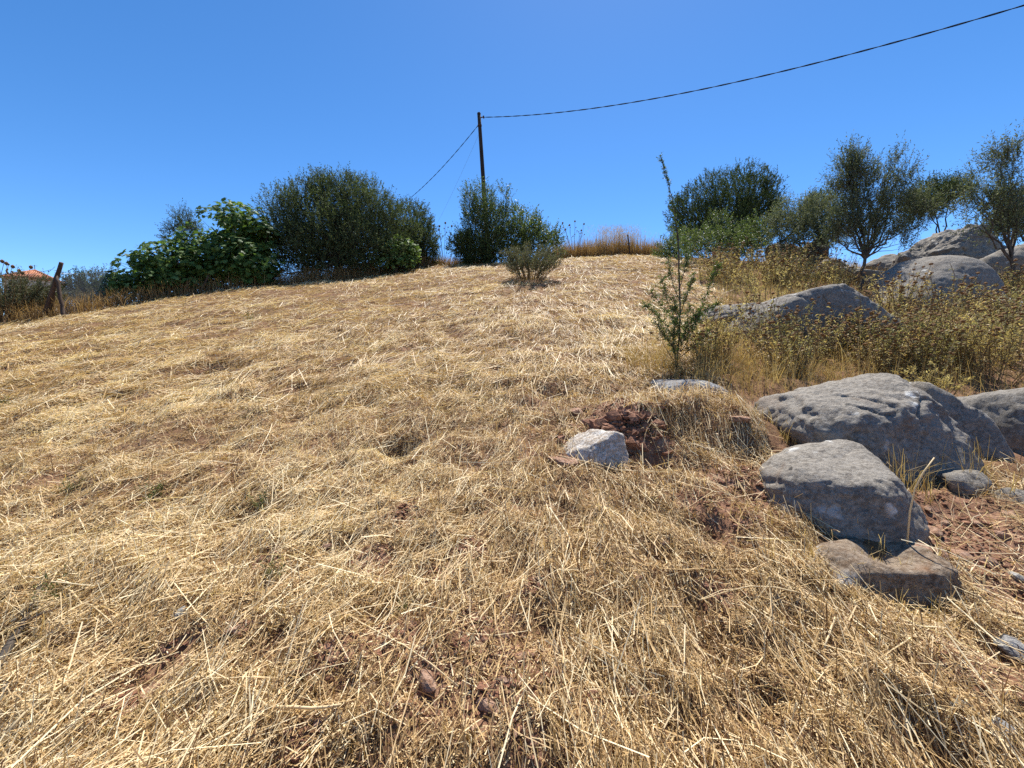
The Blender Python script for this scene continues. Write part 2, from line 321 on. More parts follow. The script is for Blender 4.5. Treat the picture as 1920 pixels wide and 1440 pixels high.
# ------------------------------------------------------------------ rocks
def rock(name, label, px, py, depth, dims, mat, planes=None, seed=1, sub=5, p=9, rz=0.0, sink=None, amp=.05, cat='boulder', group=None, foot=None, tilt=0.0, scoop=None):
    """a boulder whose middle is seen at (px,py); dims = half width, half depth, half height in metres"""
    r = R(seed); D, T = ico(sub); c = at(px, py, depth)
    if sink is not None: c[2] = gz(c[0], c[1]) + sink
    if planes is None:
        pl = unit(r.normal(size=(16, 3))); pd = r.uniform(.72, 1.0, 16)
    else:
        a_ = np.array(planes, float); pl = unit(a_[:, :3]); pd = a_[:, 3]
        ex = unit(r.normal(size=(6, 3))); pl = np.concatenate([pl, ex]); pd = np.concatenate([pd, r.uniform(.95, 1.1, 6)])
    s = np.clip(D @ pl.T, 0, None) / pd
    rad = (s ** p).sum(1) ** (-1.0 / p); rad = np.minimum(rad, 1.35)
    V = D * rad[:, None]; o_ = seed * 3.7; size = float(np.mean(dims))
    if scoop: V[:, 2] -= scoop[3] * np.exp(-((V[:, 0] - scoop[0]) ** 2 + (V[:, 1] - scoop[1]) ** 2 * .3) / scoop[2] ** 2) * (V[:, 2] > 0)
    V = V * np.array(dims); W = V / size
    f = amp * (fbm(W * 1.6 + o_, 4) * .9 + .35 * (np.abs(perlin(W * 4.5 + o_)) - .3)) + amp * .35 * fbm(W * np.array([7, 7, 11]) + o_, 3, .6)
    pit = np.clip(perlin(W * 6.5 + o_ * 2) - .42, 0, 1) * amp * 1.6
    crack = np.exp(-(perlin(W * np.array([1.5, 1.5, 2.4]) + o_ * 1.3) / .035) ** 2) * sstep(-.1, .3, perlin(W * 1.1 + o_ * .6)) * amp * .7
    bed = amp * .30 * np.sin(22 * (W[:, 2] + .25 * W[:, 0]) + 5 * perlin(W * 1.4 + o_)) * sstep(.0, .4, perlin(W * 1.3 - o_))
    V = V * (1 + f * 1.15 - pit - crack + bed)[:, None]
    if tilt: V = V @ np.array([[math.cos(tilt), 0, math.sin(tilt)], [0, 1, 0], [-math.sin(tilt), 0, math.cos(tilt)]])
    V = V @ np.array([[math.cos(rz), math.sin(rz), 0], [-math.sin(rz), math.cos(rz), 0], [0, 0, 1]])
    o = build(name, V, T, mat, None, None, True); o.location = [float(q) for q in c]
    ROCKS.append((c[0], c[1], (foot or .85) * max(dims[0], dims[1]))); return tag(o, label, cat, group)

FL = [(0, 0, 1, .62), (0, -1, .15, .8), (-1, 0, .2, .85), (1, 0, .2, .9), (0, 1, .3, .95), (-.6, -.6, .6, .85), (.6, -.5, .7, .85)]
# the near pair and the broken ledge below them
rock('boulder', 'grey boulder with flat sloping top and shaded front, in front of the largest near boulder', 1565, 920, 2.65, (.41, .50, .36), M['rock'],
     [(-.08, -.28, 1, .56), (-.30, -1, .16, .70), (-1, -.1, .28, .90), (.95, -.25, .55, .80), (.2, 1, .2, .95), (-.75, -.8, .3, .86), (.6, -.9, .30, .80), (-.6, .2, 1, .72)], 11, 6, 10, -.2, None, .06)
rock('boulder', 'largest near boulder with long pale sloping top and hollowed front', 1608, 790, 3.5, (.63, .66, .50), M['rock'],
     [(-.22, -.42, 1, .58), (0, -1, .10, .80), (-1, -.2, .75, .88), (1, -.25, .62, .78), (.3, 1, .2, .95), (.4, -.9, .35, .80), (-.3, .4, 1, .72)], 5, 6, 10, -.12, None, .08)
rock('boulder', 'narrow weed shaded boulder leaning against right side of largest near boulder', 1738, 800, 3.75, (.30, .55, .40), M['rock'],
     [(.55, .1, 1, .62), (0, -1, .3, .8), (-1, 0, .2, .8), (1, 0, .5, .75), (0, 1, .2, .9)], 8, 5, 12, -.25, None, .06)
rock('boulder', 'dark fronted boulder cut by the right edge of view, below the brown seed weeds', 1900, 800, 3.75, (.44, .50, .44), M['rock2'],
     [(-.15, .25, 1, .72), (0, -1, .12, .8), (-1, -.2, .35, .88), (1, 0, .2, .95), (0, 1, .2, .95)], 21, 5, 14, 0, None, .06)
rock('rock_ledge', 'low brown rock ledge with scooped top, in front of the flat topped boulder', 1648, 1068, 2.12, (.33, .22, .17), M['rock3'],
     [(.05, -.15, 1, .60), (0, -1, .15, .8), (-1, -.1, .8, .85), (1, -.2, .1, .92), (0, 1, .2, 1.0), (-.5, -.6, .5, .9)], 31, 5, 11, -.12, None, .08, 'rock', scoop=(.05, .1, .30, .45))
rock('rock', 'small mottled rock on red soil right of the flat topped boulder', 1812, 905, 2.85, (.17, .15, .10), M['rock2'], None, 33, 4, 9, .2, None, .10, 'rock')
rock('rock', 'small pale rock at right edge below the mottled rock', 1905, 945, 2.7, (.10, .12, .07), M['rock2'], None, 36, 4, 9, .2, None, .09, 'rock')
rock('broken_rock', 'broken white and orange rock bedded in the small red earth bank', 1130, 842, 3.28, (.26, .25, .24), M['broken'],
     [(-.62, -.18, 1, .46), (.30, -1, .30, .58), (-.65, -.9, .45, .56), (1, -.1, .15, .66), (-1, .2, .95, .85), (.2, 1, .3, .9), (.3, .2, 1, .62)], 47, 5, 22, .05, None, .075, 'rock')
rock('rock', 'flat blue grey rock slab in the shade of the tall sapling', 1285, 724, 4.75, (.36, .34, .10), M['slab'], FL, 43, 5, 10, .1, None, .05, 'rock')
# middle boulders among the weeds
rock('boulder', 'broad low grey boulder half hidden by weeds, behind the largest near boulder', 1502, 606, 7.6, (1.20, 1.0, .70), M['rock2'],
     [(-.18, .25, 1, .66), (0, -1, .15, .82), (-1, -.15, .95, .80), (1, -.1, .75, .80), (0, 1, .3, .95)], 51, 6, 10, -.05, None, .05)
rock('boulder', 'flat tongue of grey rock left of the broad low boulder', 1400, 585, 8.3, (.75, .7, .22), M['rock2'], FL, 53, 5, 10, .1, None, .07)
rock('boulder', 'smooth domed grey boulder rising above brown seed weeds', 1756, 560, 11.6, (1.46, 1.5, 1.32), M['rock2'],
     [(0, .1, 1, .92), (-.8, -.2, .8, .95), (.9, -.2, .35, .95), (0, -1, .1, .9), (0, 1, .3, 1), (.6, -.2, .8, .93)], 55, 6, 5, 0, None, .028)
rock('boulder', 'largest far outcrop boulder on the skyline behind the domed boulder', 1785, 488, 16.5, (1.15, 1.3, 1.36), M['rock2'],
     [(-.25, -.1, 1, .84), (-1, -.1, .7, .85), (1, 0, .5, .85), (0, -1, .4, .8), (0, 1, .2, .9)], 57, 6, 7, 0, None, .11)
rock('boulder', 'grey outcrop boulder under the olive tree trunk at right edge', 1912, 512, 14.5, (1.15, 1.2, 1.15), M['rock2'], None, 59, 5, 8, 0, None, .09)
rock('boulder', 'pitted grey boulder at right foot of the skyline outcrop, behind the leaning olive', 1858, 495, 16.2, (.7, .8, .7), M['rock2'], None, 71, 5, 8, 0, None, .10)
rock('boulder', 'pitted grey boulder at left foot of the skyline outcrop', 1698, 505, 15.8, (.6, .7, .5), M['rock2'], None, 73, 5, 8, 0, None, .11)
rock('boulder', 'grey boulder between domed boulder and leaning olive trunk', 1860, 535, 15, (.8, .8, .5), M['rock2'], None, 60, 4, 8, 0, None, .06)
rock('boulder', 'grey rock heap behind the tall olive trunk', 1662, 505, 17.0, (.75, .8, .62), M['rock2'], None, 61, 5, 9, 0, None, .09)
rock('boulder', 'grey rock below the heap behind tall olive trunk', 1635, 523, 14.5, (.55, .5, .34), M['rock2'], None, 62, 4, 9, 0, None, .09)
rock('boulder', 'small rounded grey boulder left of the tall olive trunk', 1555, 500, 15.5, (.52, .5, .36), M['rock2'], None, 63, 4, 7, 0, None, .06)
rock('boulder', 'pale rock on the skyline under the spreading olive', 1468, 478, 19, (.75, .7, .5), M['rock2'], None, 64, 4, 9, 0, None, .08)
rock('boulder', 'pale rock on the skyline right of the spreading olive stem', 1518, 482, 18.5, (.7, .7, .62), M['rock2'], None, 65, 4, 9, 0, None, .08)
rock('boulder', 'flat rock between small rounded boulder and tall olive trunk', 1590, 512, 15.2, (.5, .5, .2), M['rock2'], None, 66, 4, 9, 0, None, .08)
rock('boulder', 'white topped rock glinting through weeds at right edge', 1888, 583, 9.5, (.62, .4, .22), M['pale'], None, 67, 4, 9, 0, None, .12)
# loose stones
def stone(px, py, s, mat, label, seed, group=None, flat=.55):
    h = hit(px, py); D, T = ico(3); r = R(seed); pl = unit(r.normal(size=(10, 3))); pd = r.uniform(.6, 1, 10)
    rad = ((np.clip(D @ pl.T, 0, None) / pd) ** 18).sum(1) ** (-1 / 18.); V = D * np.minimum(rad, 1.3)[:, None] * (1 + .08 * fbm(D * 2.5 + seed, 3))[:, None] * np.array([s, s * r.uniform(.6, .95), s * flat])
    a = r.uniform(0, 6.28); V = V @ np.array([[math.cos(a), math.sin(a), 0], [-math.sin(a), math.cos(a), 0], [0, 0, 1]])
    o = build('stone', V, T, mat, None, None, False); o.location = (h[0], h[1], gz(h[0], h[1]) + s * flat * .15); tag(o, label, 'stone', group)
    ROCKS.append((h[0], h[1], s * .7))
stone(1082, 778, .075, M['stone'], 'flat orange stone at the top left of the broken rock', 1)
stone(1143, 793, .05, M['stone'], 'small upright orange stone just above the broken rock', 2, None, .8)
stone(1382, 787, .09, M['stone'], 'flat orange stone lying on straw left of largest near boulder', 3, None, .3)
stone(1055, 868, .12, M['stone'], 'flat ochre stone slab at left foot of the broken rock', 4, None, .3)
stone(340, 1150, .035, M['pale'], 'pale rounded stone in straw at lower left', 5)
stone(800, 1277, .05, M['stone'], 'red angular stone in bare soil at lower centre', 6)
stone(910, 1335, .05, M['stone'], 'grey brown flat stone just below the bare soil patch', 7, None, .35)
stone(250, 1334, .03, M['stone'], 'small reddish stone at lower left among straw stalks', 8)
stone(445, 1185, .035, M['stone'], 'small orange clod shaped stone at lower left centre', 9)
stone(1895, 1232, .07, M['slab'], 'pale elongated stone at lower right edge', 10, None, .35)
stone(1868, 1372, .045, M['slab'], 'pale grey stone in straw near lower right corner', 12, None, .4)
stone(1795, 1335, .03, M['slab'], 'small pale stone left of lower right corner stone', 13, None, .4)
stone(1905, 1088, .035, M['pale'], 'tiny white stone on red soil at right edge', 14)
for k, (px, py, s) in enumerate([(1745, 1000, .05), (1760, 1042, .06), (1725, 1035, .05), (1800, 1050, .06), (1700, 985, .03), (1770, 985, .035), (1830, 985, .04), (1870, 1010, .05), (1850, 1060, .045), (1740, 960, .03), (1890, 965, .04)]):
    stone(px, py, s, M['stone'], 'orange stone on the red soil beside the flat topped boulder', 20 + k, 'orange stones on the red soil beside the boulders')
for k, (px, py, s) in enumerate([(1108, 800, .04), (1120, 822, .035), (1098, 768, .03), (1160, 775, .04), (1072, 800, .03)]):
    stone(px, py, s * 1.4, M['soil'], 'small red earth lump above the broken rock', 40 + k, 'red lumps on the earth bank')
for k in range(22):
    r = R(300 + k); px, py = r.uniform(420, 1250), r.uniform(1000, 1420)
    stone(px, py, r.uniform(.012, .028), M['stone'], 'small reddish stone scattered in the straw at lower centre', 60 + k, 'small stones scattered in the straw')

def clear_of_rocks(x, y, k=1.0):
    ok = np.ones(x.shape, bool)
    for rx, ry, rr in ROCKS: ok &= (x - rx) ** 2 + (y - ry) ** 2 > (rr * k) ** 2
    return ok

# ------------------------------------------------------------------ loose red soil
def make_soil():
    b = Buf(); r = R(17); D, T = ico(1)
    for bx, by, br in BARE:
        n = int(85 * (br / .2)) + 15
        for k in range(n):
            x = bx + r.normal() * br * .55; y = by + r.normal() * br * .55; s = abs(r.normal()) * .007 + .003
            b.add(D * (s * (1 + .35 * r.normal(size=(len(D), 1)))) * np.array([1, 1, .7]) + np.array([x, y, gz(x, y) + s * .3]), T)
    h0 = hit(1172, 800)
    for k in range(900):
        u, v = r.normal(size=2); x = h0[0] + u * .16 - .03; y = h0[1] + v * .13 + .05; s = abs(r.normal()) ** 1.6 * .010 + .0035; z = .085 * math.exp(-(u * u + v * v) * .9)
        b.add(D * (s * (1 + .42 * r.normal(size=(len(D), 1)))) * np.array([1.15, 1, .75]) + np.array([x, y, gz(x, y) + z * r.uniform(.6, 1)]), T)
    tag(b.out('loose_soil', M['soil']), 'crumbled red soil showing through the straw', 'soil', None, 'stuff')
make_soil()

# ------------------------------------------------------------------ straw, stubble, chaff
def flow(x, y): return .62 + 1.75 * sstep(-2.2, 2.4, x - .12 * y) + .7 * n2(x, y, .16, 6.0) + .8 * n2(x, y, .45, 2.0)
def swath(x, y):
    u = x * .82 + y * .57; v = -x * .57 + y * .82 + .5 * n2(x, y, .35, 12.0)
    return perlin(np.stack([u * .35, v * 1.5, np.full_like(u, 3.3)], -1)) + .6 * perlin(np.stack([u * .8, v * 3.4, np.full_like(u, 7.3)], -1))
def mat_height(x, y): return .012 + .055 * sstep(-.25, .55, .5 * n2(x, y, .9, 4.4) + .4 * n2(x, y, 2.6, 7.7) + .6 * swath(x, y))
def scatter(n, dmin, dmax, power, seed, lat=1.34):
    r = R(seed); q = 1 - power + 1; u = r.uniform(size=n)                     # density per square metre falls as d ** -power
    d = (dmin ** q + u * (dmax ** q - dmin ** q)) ** (1 / q); x = r.uniform(-lat, lat, n) * d + r.normal(size=n) * .1
    return x, d, r
def hole_free(x, y, k=.75):
    ok = np.ones(x.shape, bool)
    for hx, hy, hr, hd in HOLES: ok &= ((x - hx) ** 2 + (y - hy) ** 2 > (hr * k) ** 2)
    return ok
def straw_layer(b, n, dmin, dmax, seed, lmin, lmax, wbase, wk, spread, lift, segs, tb, long_=False, poly=None, bundle=0):
    x, y, r = scatter(n // max(1, bundle), dmin, dmax, 1.3, seed)
    if bundle: x = np.repeat(x, bundle); y = np.repeat(y, bundle); cx, cy = x.copy(), y.copy(); n = len(x); g_ = (.03 + .006 * y); x = x + r.normal(size=n) * g_ * 1.6; y = y + r.normal(size=n) * g_
    ok = inside(poly or FIELD, x, y) & clear_of_rocks(x, y, .9)
    keep = r.uniform(size=n) > bareness(x, y) * (.93 if not long_ else .72)
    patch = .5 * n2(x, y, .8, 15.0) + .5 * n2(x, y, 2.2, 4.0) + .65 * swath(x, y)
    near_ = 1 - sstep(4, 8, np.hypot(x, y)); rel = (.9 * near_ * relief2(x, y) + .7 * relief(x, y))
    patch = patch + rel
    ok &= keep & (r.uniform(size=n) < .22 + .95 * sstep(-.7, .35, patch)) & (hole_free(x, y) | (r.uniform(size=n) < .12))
    x, y = x[ok], y[ok]; n = len(x); patch = patch[ok]
    d = np.hypot(x, y); a = flow(x, y) + r.normal(size=n) * spread
    if bundle: a = flow(cx[ok], cy[ok]) + 1.3 * n2(cx[ok] * 1.0, cy[ok], 9.0, 3.0) + r.normal(size=n) * spread
    rnd = r.uniform(size=n) < (.06 if bundle else .25); a[rnd] = r.uniform(0, math.pi, rnd.sum())
    L = lmin + (lmax - lmin) * r.uniform(size=n) ** 1.8; w = (wbase + wk * d) * r.uniform(.6, 1.35, n)
    dx, dy = np.cos(a), np.sin(a); bend = r.normal(size=n) * .09 * L
    mh = mat_height(x, y); l0 = r.uniform(size=n) ** 1.4 * (mh + lift); tip = r.normal(size=n) * .024 * (1 + L) + (r.uniform(size=n) < .08) * r.uniform(.02, .12, n)
    Ps = []
    for t in ([-.5, 0, .5] if segs == 2 else [-.5, .5]):
        X = x + dx * L * t - dy * bend * (1 - 4 * t * t); Y = y + dy * L * t + dx * bend * (1 - 4 * t * t)
        Ps.append(np.stack([X, Y, ground(X, Y) + np.maximum(l0 + tip * t * 2, .002)], -1))
    roll = r.normal(size=n) * .45; hs = np.stack([-dy, dx, np.zeros(n)], -1); side = hs * np.cos(roll)[:, None] * 1.0 + np.array([0, 0, 1.]) * np.sin(roll)[:, None]
    V, Q, m = ribbons(Ps, [w] * len(Ps), side)
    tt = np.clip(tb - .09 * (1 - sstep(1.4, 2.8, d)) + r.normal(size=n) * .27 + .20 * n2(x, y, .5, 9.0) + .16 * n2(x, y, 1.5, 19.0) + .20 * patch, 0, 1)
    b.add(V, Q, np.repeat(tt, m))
def make_straw():
    b = Buf()
    straw_layer(b, 100000, .85, 5.5, 101, .02, .10, .0023, .0003, 1.3, .014, 1, .44)       # broken under layer
    straw_layer(b, 52000, .85, 9, 102, .04, .22, .0025, .0003, .65, .03, 2, .56)
    straw_layer(b, 26000, .85, 9, 107, .10, .30, .0024, .0003, .14, .04, 2, .66, True, None, 11)
    straw_layer(b, 4500, .85, 10, 103, .2, .5, .0034, .0003, .6, .05, 2, .78, True)      # long stalks on top
    SOILY = [(1.9, 2.9), (4.4, 3.2), (6, 1.6), (3.2, 1.5), (1.9, 2.1)]
    straw_layer(b, 60000, .9, 4, 106, .04, .24, .0022, .0002, 1.0, .03, 2, .5, True, SOILY)
    tag(b.out('straw_litter', M['straw']), 'mown golden straw lying across the near slope', 'straw', None, 'stuff')
    b = Buf()
    straw_layer(b, 150000, 4.5, 30, 104, .08, .34, .0045, .00045, .8, .02, 1, .50)
    straw_layer(b, 9000, 5, 24, 105, .25, .6, .004, .0004, .5, .05, 1, .62, True)
    straw_layer(b, 34000, 5, 28, 108, .15, .55, .0045, .0005, .14, .05, 1, .58, True, None, 14)
    tag(b.out('far_straw_litter', M['straw']), 'mown golden straw covering the upper slope to the crest', 'straw', None, 'stuff')
    # chaff
    x, y, r = scatter(110000, .85, 5, 1.3, 111); ok = inside(FIELD, x, y) & clear_of_rocks(x, y, .8) & (r.uniform(size=len(x)) > .6 * bareness(x, y)); ok &= r.uniform(size=len(x)) < .3 + .9 * sstep(-.35, .2, relief2(x, y)); x, y = x[ok], y[ok]; n = len(x)
    a = r.uniform(0, 6.28, n); L = r.uniform(.008, .05, n); w = r.uniform(.002, .006, n); dv = np.stack([np.cos(a), np.sin(a), r.normal(size=n) * .25], -1)
    c = np.stack([x, y, ground(x, y) + r.uniform(.002, .022, n)], -1); side = unit(np.cross(dv, np.array([0, 0, 1.]) + r.normal(size=(n, 3)) * .5))
    V, Q, m = ribbons([c - dv * L[:, None] / 2, c + dv * L[:, None] / 2], [w, w * .5], side)
    b = Buf(); b.add(V, Q, np.repeat(np.clip(.58 + .28 * r.normal(size=n), 0, 1), m)); tag(b.out('chaff', M['straw']), 'short broken chaff between the straw stalks', 'chaff', None, 'stuff')
def blades(b, x, y, r, hmin, hmax, w, lean, tb, tv=.18, zoff=0.0):
    n = len(x); h = r.uniform(hmin, hmax, n); a = r.uniform(0, 6.28, n); le = np.abs(r.normal(size=n)) * lean
    off = np.stack([np.cos(a) * le, np.sin(a) * le, np.zeros(n)], -1) * h[:, None]
    p0 = np.stack([x, y, ground(x, y) - .01 + zoff], -1); p1 = p0 + off * .35 + np.array([0, 0, .55]) * h[:, None]; p2 = p0 + off + np.array([0, 0, 1.]) * (h * np.clip(1 - .35 * le, .3, 1))[:, None]
    s = r.uniform(0, 3.14, n); side = np.stack([np.cos(s), np.sin(s), np.zeros(n)], -1); w = w * r.uniform(.6, 1.4, n)
    V, Q, m = ribbons([p0, p1, p2], [w, w * .9, w * .35], side); b.add(V, Q, np.repeat(np.clip(tb + tv * r.normal(size=n), 0, 1), m))
def make_stubble():
    b = Buf()
    x, y, r = scatter(3000, .6, 7, 1.2, 121); cl = n2(x, y, .7, 22.0); ok = inside(FIELD, x, y) & clear_of_rocks(x, y) & (r.uniform(size=len(x)) < .35 + .8 * sstep(-.2, .5, cl)); x, y = x[ok], y[ok]
    k = 9; X = np.repeat(x, k) + r.normal(size=len(x) * k) * .018; Y = np.repeat(y, k) + r.normal(size=len(x) * k) * .018
    blades(b, X, Y, r, .02, .085, .0034, .7, .38)
    x, y, r = scatter(7000, 5, 29, 1.2, 122); ok = inside(FIELD, x, y) & clear_of_rocks(x, y); x, y = x[ok], y[ok]; k = 5
    X = np.repeat(x, k) + r.normal(size=len(x) * k) * .05; Y = np.repeat(y, k) + r.normal(size=len(x) * k) * .05
    blades(b, X, Y, r, .04, .14, .008, .5, .45)
    tag(b.out('stubble', M['stubble']), 'cut brown stubble standing through the straw', 'stubble', None, 'stuff')
make_straw(); make_stubble()

# ------------------------------------------------------------------ foliage helpers
def sprays(b, tw, r, P, D, L, n, ll, lw, spread=.9, up=.15, tb=.5, tv=.16, tsp=.12, fold=.18, twig_r=.004, droop=0.0):
    """twigs of length L from points P along D with n leaves each; leaves into b, twigs into tw"""
    Np = len(P); L = np.broadcast_to(L, (Np,)); U = np.array([0, 0, 1.0])
    t = np.tile(np.linspace(.12, 1, n), (Np, 1)) + r.uniform(-.05, .05, (Np, n))
    pos = P[:, None] + D[:, None] * (L[:, None] * t)[..., None] + U * (up * L[:, None] * t * t)[..., None]
    pos = pos.reshape(-1, 3); Dn = np.repeat(D, n, 0)
    ld = unit(Dn * .65 + unit(r.normal(size=pos.shape)) * spread - U * droop); sd_ = unit(np.cross(ld, r.normal(size=pos.shape))); nn = np.cross(ld, sd_)
    s = r.uniform(.65, 1.25, (len(pos), 1)); l = ll * s; w = lw * s
    V = np.stack([pos, pos + ld * l * .45 + sd_ * w / 2 + nn * w * fold, pos + ld * l, pos + ld * l * .45 - sd_ * w / 2 + nn * w * fold], 1).reshape(-1, 3)
    Q = np.arange(len(pos) * 4).reshape(-1, 4)
    T = np.repeat(np.clip(tb + tv * r.normal(size=len(pos)) + np.repeat(r.normal(size=Np) * tsp, n), 0, 1), 4); b.add(V, Q, T)
    if tw is not None:
        a = unit(np.cross(D, r.normal(size=D.shape))); c = np.cross(D, a); e = P + D * L[:, None] + U * (up * L)[:, None]; q = twig_r
        V = np.stack([P + a * q, P - a * q * .5 + c * q * .87, P - a * q * .5 - c * q * .87, e], 1).reshape(-1, 3); k = np.arange(Np)[:, None] * 4
        tw.add(V, np.concatenate([k + np.array([[0, 1, 3]]), k + np.array([[1, 2, 3]]), k + np.array([[2, 0, 3]])]))
def lump_points(r, lumps, n, fmin=.45, nf=.9, thr=-.25, bottom=-.75):
    """points and outward directions spread through ellipsoid lumps: denser near the surface, thinned by noise into clumps"""
    C = np.array([l[0] for l in lumps]); A = np.array([l[1] for l in lumps]); wt = (A[:, 0] * A[:, 2] + A[:, 1] * A[:, 2]); wt = wt / wt.sum()
    k = r.choice(len(lumps), size=n * 2, p=wt); d = unit(r.normal(size=(n * 2, 3))); f = 1 - (1 - fmin) * r.uniform(size=n * 2) ** 1.7
    f = f * (1 + .16 * perlin(d * 2.6 + k[:, None] * 5.1)); P = C[k] + d * A[k] * f[:, None]
    ok = (fbm(P * nf, 2) > thr) & (d[:, 2] > bottom); P, d, k = P[ok][:n], d[ok][:n], k[ok][:n]
    return P, unit(d / A[k] * A[k].mean(1, keepdims=True)), k
def lump(px, py, rx, ry, depth, fy=1.0):
    c = at(px, py, depth); s = depth / F; return (c, np.array([rx * s, (rx + ry) / 2 * s * fy, ry * s]))
def limbs(b, r, base, lumps, tr, n_sub=5, wob=.10):
    """tapered trunk that forks to the middle of every lump, with smaller branches into each lump"""
    top = np.mean([l[0] for l in lumps], 0); fork = base + (top - base) * np.array([.3, .3, .38])
    def path(a, c, n=7):
        t = np.linspace(0, 1, n)[:, None]; L = np.linalg.norm(c - a); w = r.normal(size=(n, 3)) * wob * L * .35; w[0] = 0; w[-1] = 0
        return a + (c - a) * t + w * np.sin(np.pi * t) + np.array([0, 0, .12 * L]) * (t * (1 - t))
    b.add(*tube(path(base - np.array([0, 0, .15]), fork), np.linspace(tr * 1.25, tr * .8, 7)))
    for c, a in lumps:
        pth = path(fork, c); b.add(*tube(pth, np.linspace(tr * .62, tr * .16, 7), 6))
        for _ in range(n_sub):
            e = c + unit(r.normal(size=3) + np.array([0, 0, .4])) * a * .85; s = pth[r.integers(3, 7)]
            b.add(*tube(path(s, e, 5), np.linspace(tr * .2, tr * .05, 5), 5))
def tree(name, label, cat, bx, depth, lumps, leafmat, seed, n_spr, n_leaf=14, ll=.10, lw=.03, L=.35, tr=.12, spread=.8, up=.2, tb=.5, thr=-.25, nf=.9, fmin=.45, upw=.55, group=None, bottom=-.75, n_sub=5, droop=0.0):
    r = R(seed); x = (bx - 960) / F * depth * 1.0; base = np.array([x, depth, gz(x, depth)])
    o = thing(name, label, cat, base, group); lv, tw = Buf(), Buf()
    limbs(tw, r, base, lumps, tr, n_sub)
    P, d, k = lump_points(r, lumps, n_spr, fmin, nf, thr, bottom)
    D = unit(d * .8 + np.array([0, 0, upw]) + r.normal(size=d.shape) * .35)
    sprays(lv, tw, r, P, D, L * r.uniform(.5, 1.3, len(P)), n_leaf, ll, lw, spread, up, tb, droop=droop)
    tw.out('trunk', M['bark'], o, False); lv.out('crown', leafmat, o); return o
def fig_leaves(b, r, P, Nrm, size, tb=.5):
    """broad lobed leaves"""
    ang = np.radians([0, 18, 38, 58, 82, 118, 150, 180]); rad = np.array([1.0, .62, .92, .55, .8, .45, .42, .12])
    A = np.concatenate([ang, -ang[1:-1][::-1]]); Rr = np.concatenate([rad, rad[1:-1][::-1]]); m = len(A); n = len(P)
    u = unit(np.cross(Nrm, r.normal(size=Nrm.shape))); v = np.cross(Nrm, u); s = size * r.uniform(.6, 1.2, n)
    rim = P[:, None] + s[:, None, None] * (u[:, None] * (np.cos(A) * Rr)[None, :, None] + v[:, None] * (np.sin(A) * Rr)[None, :, None] * .9) - Nrm[:, None] * (s[:, None] * .22 * Rr[None] ** 2)[..., None]
    V = np.concatenate([P[:, None], rim], 1).reshape(-1, 3); k = np.arange(n)[:, None, None] * (m + 1); j = np.arange(m); f = np.stack([np.zeros(m, int), 1 + j, 1 + (j + 1) % m], -1)[None]
    T = np.repeat(np.clip(tb + .2 * r.normal(size=n), 0, 1), m + 1); b.add(V, (k + f).reshape(-1, 3), T)
def fig_tree(name, label, bx, depth, lumps, seed, n, size=.17, group=None, tb=.5):
    r = R(seed); x = (bx - 960) / F * depth; base = np.array([x, depth, gz(x, depth)]); o = thing(name, label, 'tree', base, group); lv, tw = Buf(), Buf()
    limbs(tw, r, base, lumps, .09, 7)
    P, d, k = lump_points(r, lumps, n, .35, .8, -.3, -.8); Nn = unit(d * .5 + np.array([0, -.15, .75]) + r.normal(size=d.shape) * .45)
    fig_leaves(lv, r, P, Nn, size, tb); tw.out('trunk', M['bark'], o); lv.out('crown', M['fig_leaf'], o); return o

# ------------------------------------------------------------------ trees on the left and along the crest
tree('evergreen_tree', 'huge dense dark green evergreen bush on the crest left of the pole', 'tree', 640, 21.5,
     [lump(590, 418, 68, 72, 22), lump(680, 415, 58, 72, 22.2), lump(535, 425, 44, 62, 21.5), lump(738, 440, 46, 52, 22.5), lump(640, 465, 110, 56, 21.6), lump(560, 480, 62, 48, 21), lump(700, 478, 65, 42, 21.5), lump(640, 385, 48, 46, 22.8), lump(612, 370, 30, 34, 22), lump(668, 378, 32, 36, 22), lump(705, 400, 36, 36, 21.6), lump(570, 400, 34, 36, 21.4), lump(630, 430, 46, 40, 20.8), lump(590, 455, 34, 34, 20.6), lump(675, 450, 36, 36, 20.8), lump(545, 455, 34, 36, 20.8), lump(725, 425, 30, 34, 21.6), lump(650, 355, 24, 24, 22.4), lump(600, 350, 20, 24, 22.2), lump(610, 500, 80, 32, 20.8), lump(700, 498, 60, 24, 21.2), lump(560, 512, 55, 24, 21.2), lump(635, 514, 60, 18, 21.3)],
     M['olive_leaf'], 201, 9800, 13, .115, .032, .40, .22, .7, .2, .5, -.35, 1.1, .45, .8, bottom=-1)
tree('evergreen_tree', 'smaller rounded evergreen joined to right side of the huge bush', 'tree', 775, 24, [lump(772, 425, 36, 42, 24.5), lump(790, 460, 28, 34, 24), lump(765, 460, 32, 38, 24), lump(800, 478, 18, 20, 24)], M['olive_leaf'], 202, 1900, 14, .12, .036, .35, .1, .8, .2, .4, -.45, bottom=-1)
tree('olive_tree', 'thin greyish treetop rising behind the fig tree', 'tree', 340, 23, [lump(342, 425, 18, 26, 24), lump(328, 446, 14, 22, 24), lump(352, 446, 16, 28, 24)], M['olive_leaf'], 203, 420, 12, .11, .028, .42, .08, .7, .3, .35, -.2)
fig_tree('fig_tree', 'large fig tree with big lobed leaves on left slope, beside the huge bush', 470, 19.3, [lump(440, 430, 62, 52, 19.8), lump(488, 455, 34, 44, 19.6), lump(400, 468, 68, 48, 19.2), lump(460, 492, 66, 46, 19.0), lump(420, 510, 60, 34, 18.7), lump(475, 518, 46, 22, 18.8)], 204, 4800, .18)
